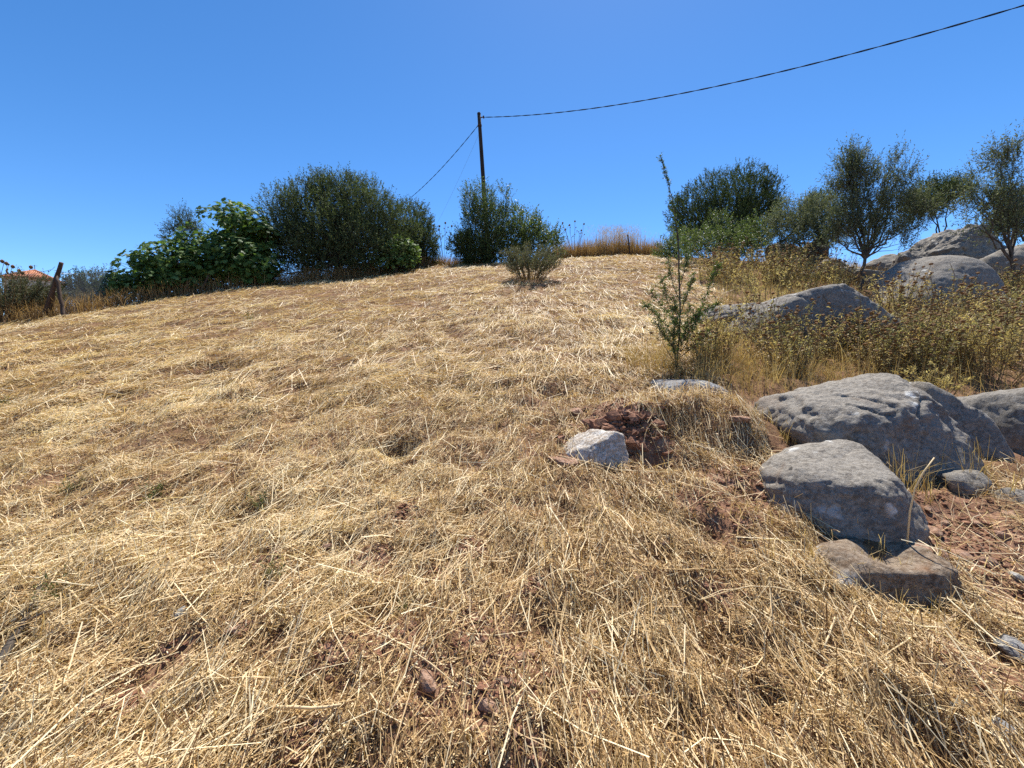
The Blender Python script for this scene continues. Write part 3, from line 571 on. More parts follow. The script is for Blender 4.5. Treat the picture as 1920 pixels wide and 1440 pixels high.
fig_tree('fig_tree', 'low spreading fig tree at the left end of the tree row', 290, 17.8, [lump(318, 490, 62, 38, 18.2), lump(262, 510, 42, 38, 17.8), lump(350, 505, 50, 40, 18), lump(225, 535, 28, 26, 17.3), lump(300, 530, 60, 26, 17.5), lump(355, 525, 40, 24, 17.9), lump(250, 550, 42, 20, 17.5), lump(310, 548, 50, 16, 17.8)], 205, 3300, .165)
fig_tree('fig_bush', 'small bright green fig bush at right foot of the huge bush', 745, 21.4, [lump(742, 470, 36, 28, 21.4), lump(770, 477, 20, 22, 21.6), lump(722, 485, 28, 24, 21.0), lump(750, 490, 30, 16, 21.2)], 206, 1200, .14, None, .66)
tree('small_bush', 'small dark round bush beyond the wire fence', 'bush', 157, 17.5, [lump(157, 542, 24, 26, 18), lump(138, 555, 20, 22, 18), lump(178, 555, 20, 22, 18)], M['dark_leaf'], 207, 700, 14, .09, .03, .25, .05, .8, .2, .5, -.5, bottom=-1)
tree('small_bush', 'pale grey green bush between dark round bush and fig tree', 'bush', 195, 18.5, [lump(190, 530, 16, 22, 19), lump(208, 545, 18, 22, 18.6), lump(190, 555, 22, 16, 18.4)], M['silver_leaf'], 208, 420, 11, .085, .024, .3, .04, .8, .3, .4, -.4, bottom=-1)
# the group at the foot of the pole
tree('almond_tree', 'spiky topped green tree at the foot of the utility pole', 'tree', 905, 24.2,
     [lump(905, 395, 18, 40, 24.6), lump(918, 420, 38, 38, 24.4), lump(895, 455, 36, 42, 24.2), lump(930, 445, 30, 44, 24.2), lump(880, 388, 7, 34, 24.4), lump(945, 385, 7, 26, 24.4), lump(915, 475, 36, 28, 24)], M['almond_leaf'], 211, 2000, 11, .11, .040, .5, .1, .6, .35, .45, -.4, .9, .4, 1.1, bottom=-1)
tree('evergreen_bush', 'dark low evergreen bush at left foot of the spiky topped tree', 'bush', 880, 24.3, [lump(866, 462, 24, 20, 24.6), lump(885, 470, 28, 30, 24.2), lump(902, 482, 28, 22, 23.8)], M['dark_leaf'], 212, 1200, 14, .10, .034, .3, .06, .8, .2, .5, -.5, bottom=-1)
tree('almond_tree', 'lower leafy green tree right of the spiky topped tree', 'tree', 975, 24.5, [lump(978, 428, 34, 34, 24.6), lump(962, 455, 32, 34, 24.3), lump(1000, 460, 28, 28, 24.4), lump(1030, 445, 18, 18, 24.8), lump(1036, 466, 16, 24, 24.8), lump(980, 478, 40, 18, 24.2)], M['almond_leaf'], 213, 1500, 11, .12, .050, .4, .08, .75, .25, .6, -.35, bottom=-1)
def wispy(name, label, cat, px, py, depth, w, h, n, mat, seed, leafn=16, ll=.05, lw=.015, tb=.5, heads=False, group=None, curve=.25, tw_r=.007, spr=.10):
    """an open shrub of many thin stems that leave one foot and spread, leafy in the upper part"""
    r = R(seed); x = (px - 960) / F * depth; base = np.array([x, depth, gz(x, depth)]); o = thing(name, label, cat, base, group); lv, tw, hd = Buf(), Buf(), Buf(); D, T = ico(1)
    for k in range(n):
        a = r.uniform(0, 6.28); rr = math.sqrt(r.uniform(.02, 1)); hh = h * r.uniform(.55, 1.05) * (1 - .25 * rr)
        e = base + np.array([math.cos(a) * rr * w, math.sin(a) * rr * w, hh]); e[2] = gz(e[0], e[1]) + hh
        f = base + np.array([math.cos(a) * rr, math.sin(a) * rr, 0]) * w * .35; f[2] = gz(f[0], f[1]) - .02
        t = np.linspace(0, 1, 6)[:, None]; c = f + (e - f) * t + np.array([0, 0, 1.]) * curve * hh * (t * (1 - t)) + r.normal(size=(6, 3)) * .03 * hh * t
        tw.add(*tube(c, np.linspace(tw_r, tw_r * .35, 6), 4, False))
        ts = r.uniform(.35, 1, leafn); q = np.stack([np.interp(ts, t[:, 0], c[:, i]) for i in range(3)], -1); dd = unit(np.broadcast_to(e - f, q.shape) * .6 + r.normal(size=q.shape) * hh * .55 + np.array([0, 0, .2]))
        sprays(lv, tw, r, q, dd, spr * h * r.uniform(.5, 1.3, leafn), 6, ll, lw, .8, .1, tb, twig_r=tw_r * .35)
        if heads:
            for z in range(r.integers(1, 3)):
                p = c[-1] - (c[-1] - c[-2]) * z * .7; hd.add(D * (heads * r.uniform(.7, 1.2) * (1 + .2 * r.normal(size=(len(D), 1)))) * np.array([1, 1, .75]) + p, T)
    tw.out('stems', M['stem'], o); lv.out('leaves', mat, o)
    if heads: hd.out('seed_heads', M['seed'], o)['kind'] = 'stuff'
    return o
wispy('grey_shrub', 'wispy grey green shrub standing alone on the mown slope below the pole', 'shrub', 995, 533, 15.6, 1.3, 1.35, 95, M['silver_leaf'], 221, 22, .065, .020, .5, False, None, .2, .008)
tree('evergreen_tree', 'large rounded dark evergreen on the crest right of the dry grass', 'tree', 1375, 25,
     [lump(1355, 388, 80, 58, 25.5), lump(1400, 370, 52, 48, 25.6), lump(1300, 408, 44, 46, 25.4), lump(1425, 402, 34, 54, 25.4), lump(1365, 425, 90, 42, 25), lump(1360, 455, 80, 30, 24.8)], M['darkest_leaf'], 231, 6000, 13, .12, .034, .34, .2, .6, .25, .55, -.35, 1.0, .45, 1.0, bottom=-1)
tree('leafy_bush', 'light green bush in front of the large rounded evergreen', 'bush', 1340, 19.5, [lump(1345, 436, 20, 32, 20), lump(1310, 456, 36, 24, 19.6), lump(1375, 452, 40, 28, 19.6), lump(1414, 444, 20, 34, 19.6), lump(1285, 462, 28, 22, 19.6), lump(1340, 465, 70, 22, 19), lump(1410, 468, 40, 20, 19)], M['almond_leaf'], 232, 1250, 12, .085, .032, .32, .06, .8, .25, .62, -.35, bottom=-1)
tree('leafy_bush', 'low green bush at the right end of the dry grass', 'bush', 1268, 21.5, [lump(1270, 465, 26, 26, 22), lump(1245, 472, 18, 20, 22)], M['almond_leaf'], 233, 620, 12, .085, .03, .3, .05, .8, .25, .5, -.35, bottom=-1)
# olives on the rocky right
tree('olive_tree', 'low spreading olive left of the tall olive', 'tree', 1505, 17.5, [lump(1500, 410, 44, 38, 18), lump(1540, 405, 38, 36, 18.2), lump(1472, 425, 32, 34, 17.8), lump(1550, 435, 36, 28, 17.6), lump(1515, 444, 54, 24, 17.6), lump(1485, 462, 26, 16, 17.4), lump(1545, 462, 26, 14, 17.4)], M['grey_olive_leaf'], 241, 1800, 13, .092, .026, .40, .06, .8, .15, .66, -.08, 1.5, .3, .5, droop=.2)
tree('olive_tree', 'dark evergreen clump on the skyline behind low spreading olive', 'tree', 1540, 23, [lump(1545, 390, 26, 26, 24), lump(1530, 410, 30, 22, 24)], M['dark_leaf'], 242, 620, 13, .10, .03, .36, .07)
tree('olive_tree', 'tall olive with forked pointed crown and slim trunk', 'tree', 1605, 13.8,
     [lump(1592, 312, 14, 24, 14.2), lump(1606, 335, 22, 32, 14), lump(1580, 352, 13, 38, 14.2), lump(1672, 312, 13, 26, 14.2), lump(1684, 330, 16, 34, 14), lump(1655, 345, 20, 34, 14.3), lump(1630, 378, 30, 32, 14), lump(1690, 380, 34, 30, 14.2), lump(1605, 405, 34, 30, 13.8), lump(1660, 410, 44, 32, 14), lump(1720, 400, 24, 24, 14.2), lump(1640, 442, 56, 24, 13.8), lump(1588, 432, 30, 24, 13.7), lump(1700, 432, 30, 20, 14), lump(1612, 465, 34, 16, 13.7), lump(1668, 462, 36, 16, 13.9), lump(1566, 450, 24, 18, 13.8)],
     M['grey_olive_leaf'], 243, 2800, 12, .082, .022, .42, .055, .65, .3, .55, .02, 1.7, .2, 1.1, droop=.05)
tree('olive_tree', 'dark olive clump on the skyline between the tall and leaning olives', 'tree', 1755, 19, [lump(1750, 372, 36, 30, 20), lump(1785, 365, 32, 26, 20), lump(1735, 395, 30, 20, 20)], M['olive_leaf'], 244, 1300, 13, .095, .03, .36, .06, .8, .2, .4, -.3, 1.2, .3)
tree('olive_tree', 'leaning thin olive in front of outcrop boulder at right edge', 'tree', 1893, 12.5, [lump(1852, 345, 26, 36, 12.8), lump(1875, 305, 15, 30, 12.9), lump(1905, 310, 18, 34, 12.9), lump(1832, 390, 34, 26, 12.6), lump(1868, 385, 26, 28, 12.6), lump(1900, 395, 30, 30, 12.6), lump(1845, 432, 40, 18, 12.4), lump(1890, 435, 30, 16, 12.5), lump(1915, 355, 20, 36, 12.9)],
     M['grey_olive_leaf'], 245, 1150, 11, .08, .022, .46, .055, .75, .25, .6, .05, 1.7, .2, .7, droop=.12)
tree('olive_tree', 'dense olive foliage cut by the right edge of view', 'tree', 1930, 15.5, [lump(1925, 400, 36, 44, 16), lump(1905, 425, 30, 28, 16)], M['grey_olive_leaf'], 246, 1300, 13, .085, .028, .36, .08, .8, .2, .45, -.4)

# ------------------------------------------------------------------ the tall sapling
def sapling():
    d0 = 5.45; base = hit(1270, 690); d0 = base[1]; r = R(251); o = thing('sapling', 'tall thin green sapling with bare leaning tip beside the flat rock slab', 'sapling', base); lv, tw = Buf(), Buf()
    def stem(pts, r0, r1, nl, ll, lw, L, t0=0.0, dj=.12, spread=.8, tb=.5):
        c = np.array([at(px, py, d0 + dz) for px, py, dz in pts]); t = np.linspace(0, 1, len(c)); tt = np.linspace(0, 1, len(c) * 4)
        c = np.stack([np.interp(tt, t, c[:, i]) for i in range(3)], -1) + r.normal(size=(len(tt), 3)) * .004
        tw.add(*tube(c, np.linspace(r0, r1, len(tt)), 6))
        s = r.uniform(t0, 1, nl); q = np.stack([np.interp(s, tt, c[:, i]) for i in range(3)], -1); D = unit(r.normal(size=q.shape) + np.array([0, 0, .55]))
        sprays(lv, tw, r, q, D, L * r.uniform(.3, 1.2, nl), 7, ll, lw, spread, .1, tb, twig_r=.0022)
    stem([(1270, 692, 0), (1275, 600, 0), (1274, 520, 0), (1270, 440, 0), (1262, 380, 0), (1250, 330, 0), (1238, 291, 0)], .011, .002, 50, .026, .009, .05, .42)
    stem([(1275, 600, 0), (1272, 470, 0), (1268, 420, 0)], .006, .004, 40, .026, .009, .10)
    stem([(1262, 400, 0), (1252, 345, 0), (1239, 293, 0)], .003, .0015, 60, .024, .008, .030, 0, spread=.9, tb=.35)
    stem([(1268, 425, 0), (1255, 432, -.05), (1243, 443, -.08)], .003, .001, 12, .03, .010, .05)
    stem([(1268, 690, 0), (1262, 640, -.08), (1268, 600, -.05)], .007, .003, 90, .030, .012, .09, 0)
    for pts, nl in [([(1275, 655, 0), (1250, 610, -.1), (1225, 585, -.2), (1208, 572, -.25)], 46), ([(1274, 640, 0), (1255, 590, .1), (1232, 560, .1), (1220, 548, .15)], 34), ([(1276, 660, 0), (1300, 620, .1), (1318, 570, .1), (1335, 520, .1), (1350, 492, .1)], 60),
                    ([(1275, 620, 0), (1250, 560, -.1), (1240, 520, -.15)], 34), ([(1276, 640, 0), (1296, 600, -.1), (1325, 580, -.2), (1345, 572, -.2)], 44), ([(1275, 590, 0), (1290, 545, .1), (1305, 510, .15)], 36),
                    ([(1276, 665, 0), (1245, 630, -.2), (1228, 600, -.3)], 40), ([(1276, 570, 0), (1258, 520, .05), (1252, 480, .1)], 24), ([(1276, 670, 0), (1310, 640, -.15), (1335, 620, -.2)], 30), ([(1275, 540, 0), (1288, 490, 0), (1284, 450, 0)], 30), ([(1275, 640, 0), (1270, 600, -.15), (1262, 560, -.2)], 40), ([(1275, 650, 0), (1300, 610, -.1), (1312, 585, -.1)], 40), ([(1275, 660, 0), (1285, 620, .1), (1295, 570, .1)], 40)]:
        stem(pts, .005, .0015, int(nl * 2.1), .028, .011, .10, .15)
    tw.out('stems', M['bark'], o); lv.out('leaves', M['sapling_leaf'], o)
sapling()

# ------------------------------------------------------------------ weeds with brown seed heads among the rocks
def weed_proto(seed):
    """one dry sage-like weed about 0.6 m tall: parts around its own foot"""
    r = R(seed); st, lv, hd = Buf(), Buf(), Buf(); D, T = ico(1); U = np.array([0, 0, 1.])
    for k in range(13):
        a = r.uniform(0, 6.28); o_ = abs(r.normal()) * .16 + .03; h = r.uniform(.34, .66); t = np.linspace(0, 1, 6)[:, None]
        e = np.array([math.cos(a) * o_ * 1.5, math.sin(a) * o_ * 1.5, h]); f = np.array([math.cos(a), math.sin(a), 0]) * o_ * .35
        c = f + (e - f) * t + U * .12 * h * t * (1 - t) + r.normal(size=(6, 3)) * .008; st.add(*tube(c, np.linspace(.004, .002, 6), 4, False))
        n = 28; s = r.uniform(.05, .92, n); q = np.stack([np.interp(s, t[:, 0], c[:, i]) for i in range(3)], -1); az = r.uniform(0, 6.28, n)
        dv = unit(np.stack([np.cos(az), np.sin(az), r.uniform(-.5, .8, n)], -1)); l = r.uniform(.022, .058, n)
        side = unit(np.cross(dv, U + r.normal(size=(n, 3)) * .5)); w = l * r.uniform(.17, .28, n)
        V, Q, m = ribbons([q, q + dv * l[:, None] * .5 + U * (.08 * l)[:, None], q + dv * l[:, None] - U * (.18 * l)[:, None]], [w * .4, w, w * .1], side)
        lv.add(V, Q, np.repeat(np.clip(.5 + .22 * r.normal(size=n), 0, 1), m))
        for z in range(r.integers(0, 3)):
            p = c[-1] - (c[-1] - c[-2]) * z * .75; hd.add(D * (.021 * r.uniform(.7, 1.2) * (1 + .22 * r.normal(size=(len(D), 1)))) * np.array([1, 1, .62]) + p, T)
    fake = type('p', (), {})
    return st, lv, hd
def make_weeds():
    protos = []
    for k in range(5):
        st, lv, hd = weed_proto(400 + k); parts = []
        for bname, bf, mt in (('stems', st, M['stem']), ('leaves', lv, [M['sage_leaf'], M['olive_weed_leaf'], M['sage_leaf'], M['dry_grass'], M['olive_weed_leaf']][k]), ('seed_heads', hd, M['seed'])):
            ob = bf.out(bname, mt); parts.append(ob)
            if bname == 'seed_heads': ob['kind'] = 'stuff'
        protos.append(parts)
    used = set(); r = R(410); spots = []
    # a dense bed at the right, thinner between the rocks
    W = [(1800, 665, 38, 110, 42, 'in the thick bed right of the largest near boulder'), (1700, 690, 10, 50, 14, 'just behind the top of the largest near boulder'), (1860, 610, 16, 60, 22, 'below the white topped rock at right edge'), (1560, 668, 11, 90, 9, 'between the broad low boulder and the largest near boulder'),
         (1420, 640, 10, 40, 28, 'right of the sapling foot'), (1480, 500, 18, 60, 22, 'uphill between the broad low boulder and the spreading olive'), (1420, 480, 16, 50, 18, 'below the light green bush on the crest'), (1395, 535, 16, 45, 22, 'on the open slope above the flat rock tongue'), (1480, 535, 14, 40, 14, 'on the slope just above the broad low boulder'), (1560, 540, 10, 60, 10, 'at the foot of the tall olive'),
         (1690, 590, 8, 30, 16, 'at the left side of the domed boulder'), (1900, 560, 6, 20, 10, 'in front of the right edge outcrop'), (1480, 700, 7, 50, 10, 'right behind the left end of the largest near boulder'), (1620, 695, 8, 60, 8, 'right behind the middle of the largest near boulder'), (1340, 690, 6, 30, 14, 'between the flat slab and the largest near boulder'), (1350, 520, 10, 20, 14, 'on the slope above the sapling'), (1740, 612, 3, 60, 5, 'along the front of the domed boulder'),
         (1500, 650, 5, 60, 5, 'along the front of the broad low boulder'), (1830, 570, 8, 40, 6, 'at the right foot of the domed boulder')]
    for (px, py, n, jx, jy, where) in W:
        for k in range(n):
            h = hit(px + r.normal() * jx * .6, py + r.normal() * jy * .6); spots.append((h[0], h[1], where))
    i = 0
    for x, y, where in spots:
        if not bool(clear_of_rocks(np.array([x]), np.array([y]), .82)[0]) or y > 26: continue
        k = i % 5; s = r.uniform(.65, 1.15) * (1 + .03 * y + (.35 if y > 8.5 else 0))
        e = thing('seed_head_weed', 'dry brown seed head weed ' + where, 'weed', (x, y, gz(x, y) - .02), 'seed head weeds ' + where)
        e.scale = (s, s, s); e.rotation_euler = (0, 0, r.uniform(0, 6.28))
        for p in protos[k]:
            if k in used: c = p.copy(); COL.objects.link(c)
            else: c = p
            c.parent = e
        used.add(k); i += 1
make_weeds()
wispy('bare_shrub', 'open brown twiggy shrub growing at the left end of the broad low boulder', 'shrub', 1438, 575, 8.3, .62, 1.25, 34, M['sage_leaf'], 261, 9, .05, .014, .55, .016, None, .15, .006, .08)
wispy('twiggy_shrub', 'twiggy brown shrub on top of right side of largest near boulder', 'shrub', 1755, 745, 4.6, .34, .42, 30, M['sage_leaf'], 262, 6, .035, .010, .5, False, None, .2, .004, .1)
wispy('grey_shrub', 'grey green leafy shrub in front of skyline rocks under spreading olive', 'shrub', 1470, 510, 15, .8, 1.2, 30, M['silver_leaf'], 263, 12, .06, .018, .5)
wispy('dry_shrub', 'tall wispy tan shrub at the right edge above the dark fronted boulder', 'shrub', 1860, 690, 5.3, .55, .95, 34, M['sage_leaf'], 265, 10, .04, .012, .5, .016, None, .2, .005, .10)
wispy('dry_shrub', 'tall wispy olive shrub right of the twiggy shrub, above the narrow boulder', 'shrub', 1735, 680, 5.6, .42, .85, 28, M['olive_weed_leaf'], 266, 10, .04, .012, .5, .016, None, .2, .005, .10)
wispy('dry_shrub', 'wispy tan shrub at the right foot of the sapling', 'shrub', 1335, 670, 5.9, .40, .75, 26, M['sage_leaf'], 267, 9, .036, .011, .45, False, None, .2, .005, .10)
wispy('dry_shrub', 'wispy olive shrub behind the domed boulder foot at right edge', 'shrub', 1905, 615, 8.2, .5, .9, 26, M['olive_weed_leaf'], 268, 10, .05, .014, .5, .018, None, .2, .006, .10)
wispy('low_shrub', 'small green shrub between the far outcrop boulder and the domed boulder', 'shrub', 1722, 490, 14, .4, .6, 20, M['almond_leaf'], 264, 8, .06, .02, .5)

# dry upright grass between the rocks
def make_dry_grass():
    b = Buf(); r = R(271)
    x = r.uniform(1.5, 16, 19000); y = 3.2 + (r.uniform(size=19000) ** 1.5) * 18; cl = n2(x, y, .8, 31.0)
    ok = inside(SCRUB, x, y) & clear_of_rocks(x, y, .9) & (r.uniform(size=len(x)) < .35 + .9 * sstep(-.3, .4, cl)); x, y = x[ok], y[ok]; k = 5
    X = np.repeat(x, k) + r.normal(size=len(x) * k) * .03; Y = np.repeat(y, k) + r.normal(size=len(x) * k) * .03
    blades(b, X, Y, r, .06, .36, .0042, .8, .45)
    x = r.uniform(1.5, 18, 6000); y = 4.2 + (r.uniform(size=6000) ** 1.3) * 18; ok = inside(SCRUB, x, y) & clear_of_rocks(x, y, .95); x, y = x[ok], y[ok]
    blades(b, x, y, r, .3, .75, .004, .4, .6)
    # fringe between the mown field and the rocks, and tufts by the near boulders
    for (px, py, n, s, hm) in [(1210, 660, 40, .35, .3), (1360, 690, 70, .45, .35), (1240, 690, 40, .25, .35), (1430, 690, 50, .3, .3), (1400, 650, 60, .5, .4), (1830, 900, 8, .14, .3), (1720, 930, 6, .08, .35), (1745, 880, 6, .1, .3), (1600, 665, 40, .5, .3), (1520, 700, 30, .3, .22), (1600, 1010, 8, .2, .14), (1500, 1020, 10, .15, .14), (1680, 1110, 12, .12, .16), (1480, 830, 14, .12, .2)]:
        h = hit(px, py); m = n * 12; tx = np.repeat(h[0] + r.normal(size=n) * s, 12); ty = np.repeat(h[1] + r.normal(size=n) * s, 12)
        blades(b, tx + r.normal(size=m) * .02, ty + r.normal(size=m) * .02, r, hm * .3, hm, .0035, .5, .55)
    tag(b.out('dry_grass', M['dry_grass']), 'dry yellow grass growing between weeds and boulders', 'grass', None, 'stuff')
make_dry_grass()

# tall russet grass on the crest
def crest_grass():
    b = Buf(); r = R(281); n = 9000; x = r.uniform(2.6, 9.6, n); y = 27.3 + r.uniform(0, 3.2, n); e = sstep(2.4, 4.2, x); h = .9 + .6 * e
    x2 = np.repeat(x[: n // 6], 6) + r.normal(size=n // 6 * 6) * .08; y2 = np.repeat(y[: n // 6], 6) + r.normal(size=n // 6 * 6) * .08
    blades(b, x2, y2, r, .6, 1.75, .018, .22, .5); blades(b, x, y, r, .4, 1.3, .02, .4, .4)
    m = 700; x = r.normal(6.7, .9, m); y = r.uniform(27.4, 29, m); blades(b, x, y, r, 1.4, 2.35, .012, .18, .75)
    # plumes
    k = 3000; i = r.integers(0, m, k); px = x[i] + r.normal(size=k) * .12; py = y[i] + r.normal(size=k) * .1; z = ground(px, py) + r.uniform(1.5, 2.3, k)
    c = np.stack([px, py, z], -1); dv = r.normal(size=(k, 3)) * .05 + np.array([0, 0, .05]); V, Q, q = ribbons([c, c + dv], [np.full(k, .016), np.full(k, .006)], unit(r.normal(size=(k, 3)))); b.add(V, Q, np.repeat(r.uniform(.5, .95, k), q))
    tag(b.out('tall_russet_grass', M['rust_grass']), 'tall russet dry grass along the crest right of the pole', 'grass', None, 'stuff')
    # brown undergrowth at the feet of the tree row on the left
    b = Buf(); line = [(-17.0, 14.6), (-14.4, 16.6), (-11.2, 18.9), (-8.4, 20.2), (-6.7, 21.4), (-5.2, 23.8), (-4.2, 25.2), (-1.6, 25.4)]
    for (x0, y0), (x1, y1) in zip(line[:-1], line[1:]):
        m = 2000; t = r.uniform(size=m); off = r.normal(size=m) * .34; L = math.hypot(x1 - x0, y1 - y0); X = x0 + (x1 - x0) * t - (y1 - y0) / L * (off + .35); Y = y0 + (y1 - y0) * t + (x1 - x0) / L * (off + .35)
        hv = .25 + .3 * np.clip(n2(X, Y, .8, 3.3) + .3, 0, 1)
        X = X + (y1 - y0) / L * .35; Y = Y - (x1 - x0) / L * .35
        blades(b, X, Y, r, .15, .85, .012, .7, .5)
    tag(b.out('dry_undergrowth', M['rust_grass']), 'brown dry undergrowth along the foot of the left tree row', 'undergrowth', None, 'stuff')
crest_grass()

# dry seed stalks standing against the sky
def seed_stalk(px, py, depth, tops, label):
    r = R(int(px)); x = (px - 960) / F * depth; base = np.array([x, depth, gz(x, depth)]); o = thing('seed_stalk', label, 'dry stalk', base, None); st, hd = Buf(), Buf(); D, T = ico(1)
    for tx, ty in tops:
        e = at(tx, ty, depth); t = np.linspace(0, 1, 6)[:, None]; c = base + (e - base) * t + r.normal(size=(6, 3)) * .03 * t; st.add(*tube(c, np.linspace(.014, .007, 6), 4)); hd.add(D * np.array([.06, .06, .075]) + e, T)
        for q in range(2): s = c[3] + (c[4] - c[3]) * r.uniform(); e2 = s + np.array([r.normal() * .22, r.normal() * .1, r.uniform(.2, .5)]); st.add(*tube(np.stack([s, (s + e2) / 2 + [0, 0, .02], e2]), .006, 4)); hd.add(D * np.array([.035, .035, .045]) + e2, T)
    st.out('stems', M['stem'], o); hd.out('seed_heads', M['seed'], o)['kind'] = 'stuff'
seed_stalk(834, 500, 25, [(813, 423), (824, 424), (835, 418), (847, 424), (823, 431)], 'dry stalks with dark seed heads in the gap left of the pole')
seed_stalk(1075, 490, 27.5, [(1055, 418), (1068, 422), (1078, 415), (1095, 420), (1060, 430), (1090, 432)], 'dry stalks with dark seed heads at left end of the russet grass')
seed_stalk(12, 600, 15.5, [(4, 490), (12, 494), (24, 500), (36, 508), (58, 501), (42, 512)], 'dry stalks with dark seed heads rising from the left edge scrub')

# scrub at the left edge
wispy('dry_scrub', 'grey brown dry scrub at the left edge below the tiled roof', 'shrub', 15, 605, 14.9, 1.6, 1.95, 120, M['silver_leaf'], 291, 18, .075, .024, .35, False, None, .15, .012)
wispy('dry_scrub', 'grey brown dry scrub against the left foot of the leaning fence post', 'shrub', 66, 600, 15.6, .95, 1.55, 80, M['silver_leaf'], 292, 18, .07, .022, .35, False, None, .15, .010)
wispy('dry_scrub', 'olive scrub just behind right foot of the leaning fence post', 'shrub', 140, 590, 16.8, .9, 1.0, 50, M['silver_leaf'], 293, 16, .065, .02, .5, False, None, .15, .009)

# small green weeds in the mown straw
for k, (px, py, s, lab) in enumerate([(290, 935, .16, 'small green weed tuft in straw left of centre'), (490, 955, .13, 'small green weed tuft right of the other left tuft, on a dark gap'), (510, 1085, .11, 'small green weed tuft by bare soil at lower left centre'), (130, 925, .12, 'small grey green weed at left edge of near straw'),
                                      (115, 1120, .13, 'small dark green weed beside the fallen grey branch'), (8, 765, .18, 'green weed tuft cut by left edge in middle distance'), (760, 1145, .07, 'tiny green weed by bare soil at lower centre'), (470, 600, .3, 'low green weed patch high on the mown slope')]):
    h = hit(px, py); r = R(600 + k); b = Buf(); n = 26; D = unit(r.normal(size=(n, 3)) * .8 + np.array([0, 0, .8])); P = np.array([h[0], h[1], gz(h[0], h[1])]) + r.normal(size=(n, 3)) * np.array([s, s, 0]) * .12
    sprays(b, None, r, P, D, s * r.uniform(.4, 1, n), 9, s * .16, s * .05, .8, .1, .5)
    tag(b.out('green_weed', M['green_weed'], None, False, P.mean(0)), lab, 'weed')

# fallen branch and a few thick stalks
def branch():
    b = Buf(); p = [hit(*q) for q in [(-10, 1275), (20, 1225), (45, 1180), (62, 1150), (85, 1085)]]; c = np.array([[q[0], q[1], gz(q[0], q[1]) + .025 + .004 * (k % 2)] for k, q in enumerate(p)])
    b.add(*tube(c, [.017, .016, .014, .012, .006], 8)); e = c[2]; b.add(*tube(np.stack([e, e + [.05, .02, .03], e + [.09, .06, .035]]), [.007, .005, .002], 5)); tag(b.out('fallen_branch', M['bark'], None, True, c[0]), 'fallen grey branch lying in straw at the left edge', 'branch')
branch()
for k, (p, q, w, lab) in enumerate([((60, 1165), (165, 1022), .0045, 'long pale straw stalk slanting up beside the fallen branch'), ((0, 1435), (215, 1240), .0045, 'long pale straw stalk slanting up from lower left corner'), ((120, 1118), (212, 1190), .004, 'bent pale straw stalk right of the fallen branch'),
                                    ((880, 1225), (975, 1060), .004, 'long straight straw stalk crossing bare soil at centre'), ((640, 1165), (860, 1320), .0035, 'long thin straw stalk slanting down across lower centre'), ((1040, 868), (1240, 900), .005, 'long straw stalk lying across the front of the broken rock'),
                                    ((1700, 1030), (1745, 870), .005, 'upright broken straw stalk beside the flat topped boulder'), ((500, 1350), (640, 1345), .006, 'thick yellow straw stalk lying level at lower left centre'), ((1500, 1130), (1270, 1120), .004, 'long straw stalk lying level below the rock ledge'), ((1565, 1180), (1545, 1240), .005, 'short thick straw stalk standing up at lower right')]):
    a, e = hit(*p), hit(*q); r = R(700 + k); t = np.linspace(0, 1, 6)[:, None]; c = a + (e - a) * t; c[:, 2] = ground(c[:, 0], c[:, 1]) + .035 + .015 * r.uniform(size=6)
    if k == 6: c = np.array([at(1700, 1030, a[1]), at(1706, 960, a[1]), at(1716, 915, a[1]), at(1732, 885, a[1]), at(1752, 858, a[1])]); c[0, 2] = gz(c[0, 0], c[0, 1])
    b = Buf(); b.add(*tube(c, np.linspace(w, w * .7, len(c)), 6), T=.78); tag(b.out('straw_stalk', M['straw'], None, True, c[0]), lab, 'straw stalk')

# ------------------------------------------------------------------ utility pole and cables
PD = 29.0
def pole():
    x0 = (919 - 960) / F * PD; foot = np.array([x0, PD, gz(x0, PD)]); top = at(898, 213, PD)
    o = thing('utility_pole', 'tall dark wooden utility pole on the crest', 'pole', foot); b = Buf(); t = np.linspace(0, 1, 12)[:, None]
    b.add(*tube(foot - [0, 0, .3] + (top - foot + [0, 0, .3]) * t, np.linspace(.17, .11, 12), 12)); b.out('shaft', M['pole'], o, True)
    d = unit(top - foot); b = Buf(); b.add(*tube(np.stack([top - d * .02, top + d * .05]), [.125, .10], 12)); b.out('pole_cap', M['iron'], o)
    b = Buf(); p = top - d * .28; b.add(*tube(np.stack([p + [.08, -.06, 0], p + [.30, -.10, .02]]), .035, 7)); b.add(*tube(np.stack([p + [.28, -.10, .08], p + [.30, -.10, -.06]]), .05, 8)); b.out('cable_bracket', M['iron'], o)
    b = Buf(); p = top - d * .75; b.add(*tube(np.stack([p - d * .05, p + d * .05]), .135, 12)); b.out('clamp_band', M['iron'], o)
    return top, d
ptop, pdir = pole()
def twisted(name, label, pts, r0, off, pitch, n, strands=2):
    pts = np.asarray(pts); t = np.linspace(0, 1, len(pts)); tt = np.linspace(0, 1, n); c = np.stack([np.interp(tt, t, pts[:, i]) for i in range(3)], -1)
    seg = np.concatenate([[0], np.cumsum(np.linalg.norm(np.diff(c, axis=0), axis=1))]); tg = unit(np.gradient(c, axis=0)); a = unit(np.cross(tg, [0, 0, 1.])); u = np.cross(tg, a)
    o = thing(name, label, 'cable', c[0])
    for k in range(strands):
        th = seg / pitch * 2 * math.pi + k * 2 * math.pi / strands; b = Buf(); b.add(*tube(c + off * (a * np.cos(th)[:, None] + u * np.sin(th)[:, None]), r0, 5)); b.out('strand', M['cable'], o, True)
    return o
P0 = ptop - pdir * .28 + np.array([.30, -.10, 0]); P1 = at(1920, 10, 14.0); tt = np.linspace(0, 1.5, 90)[:, None]
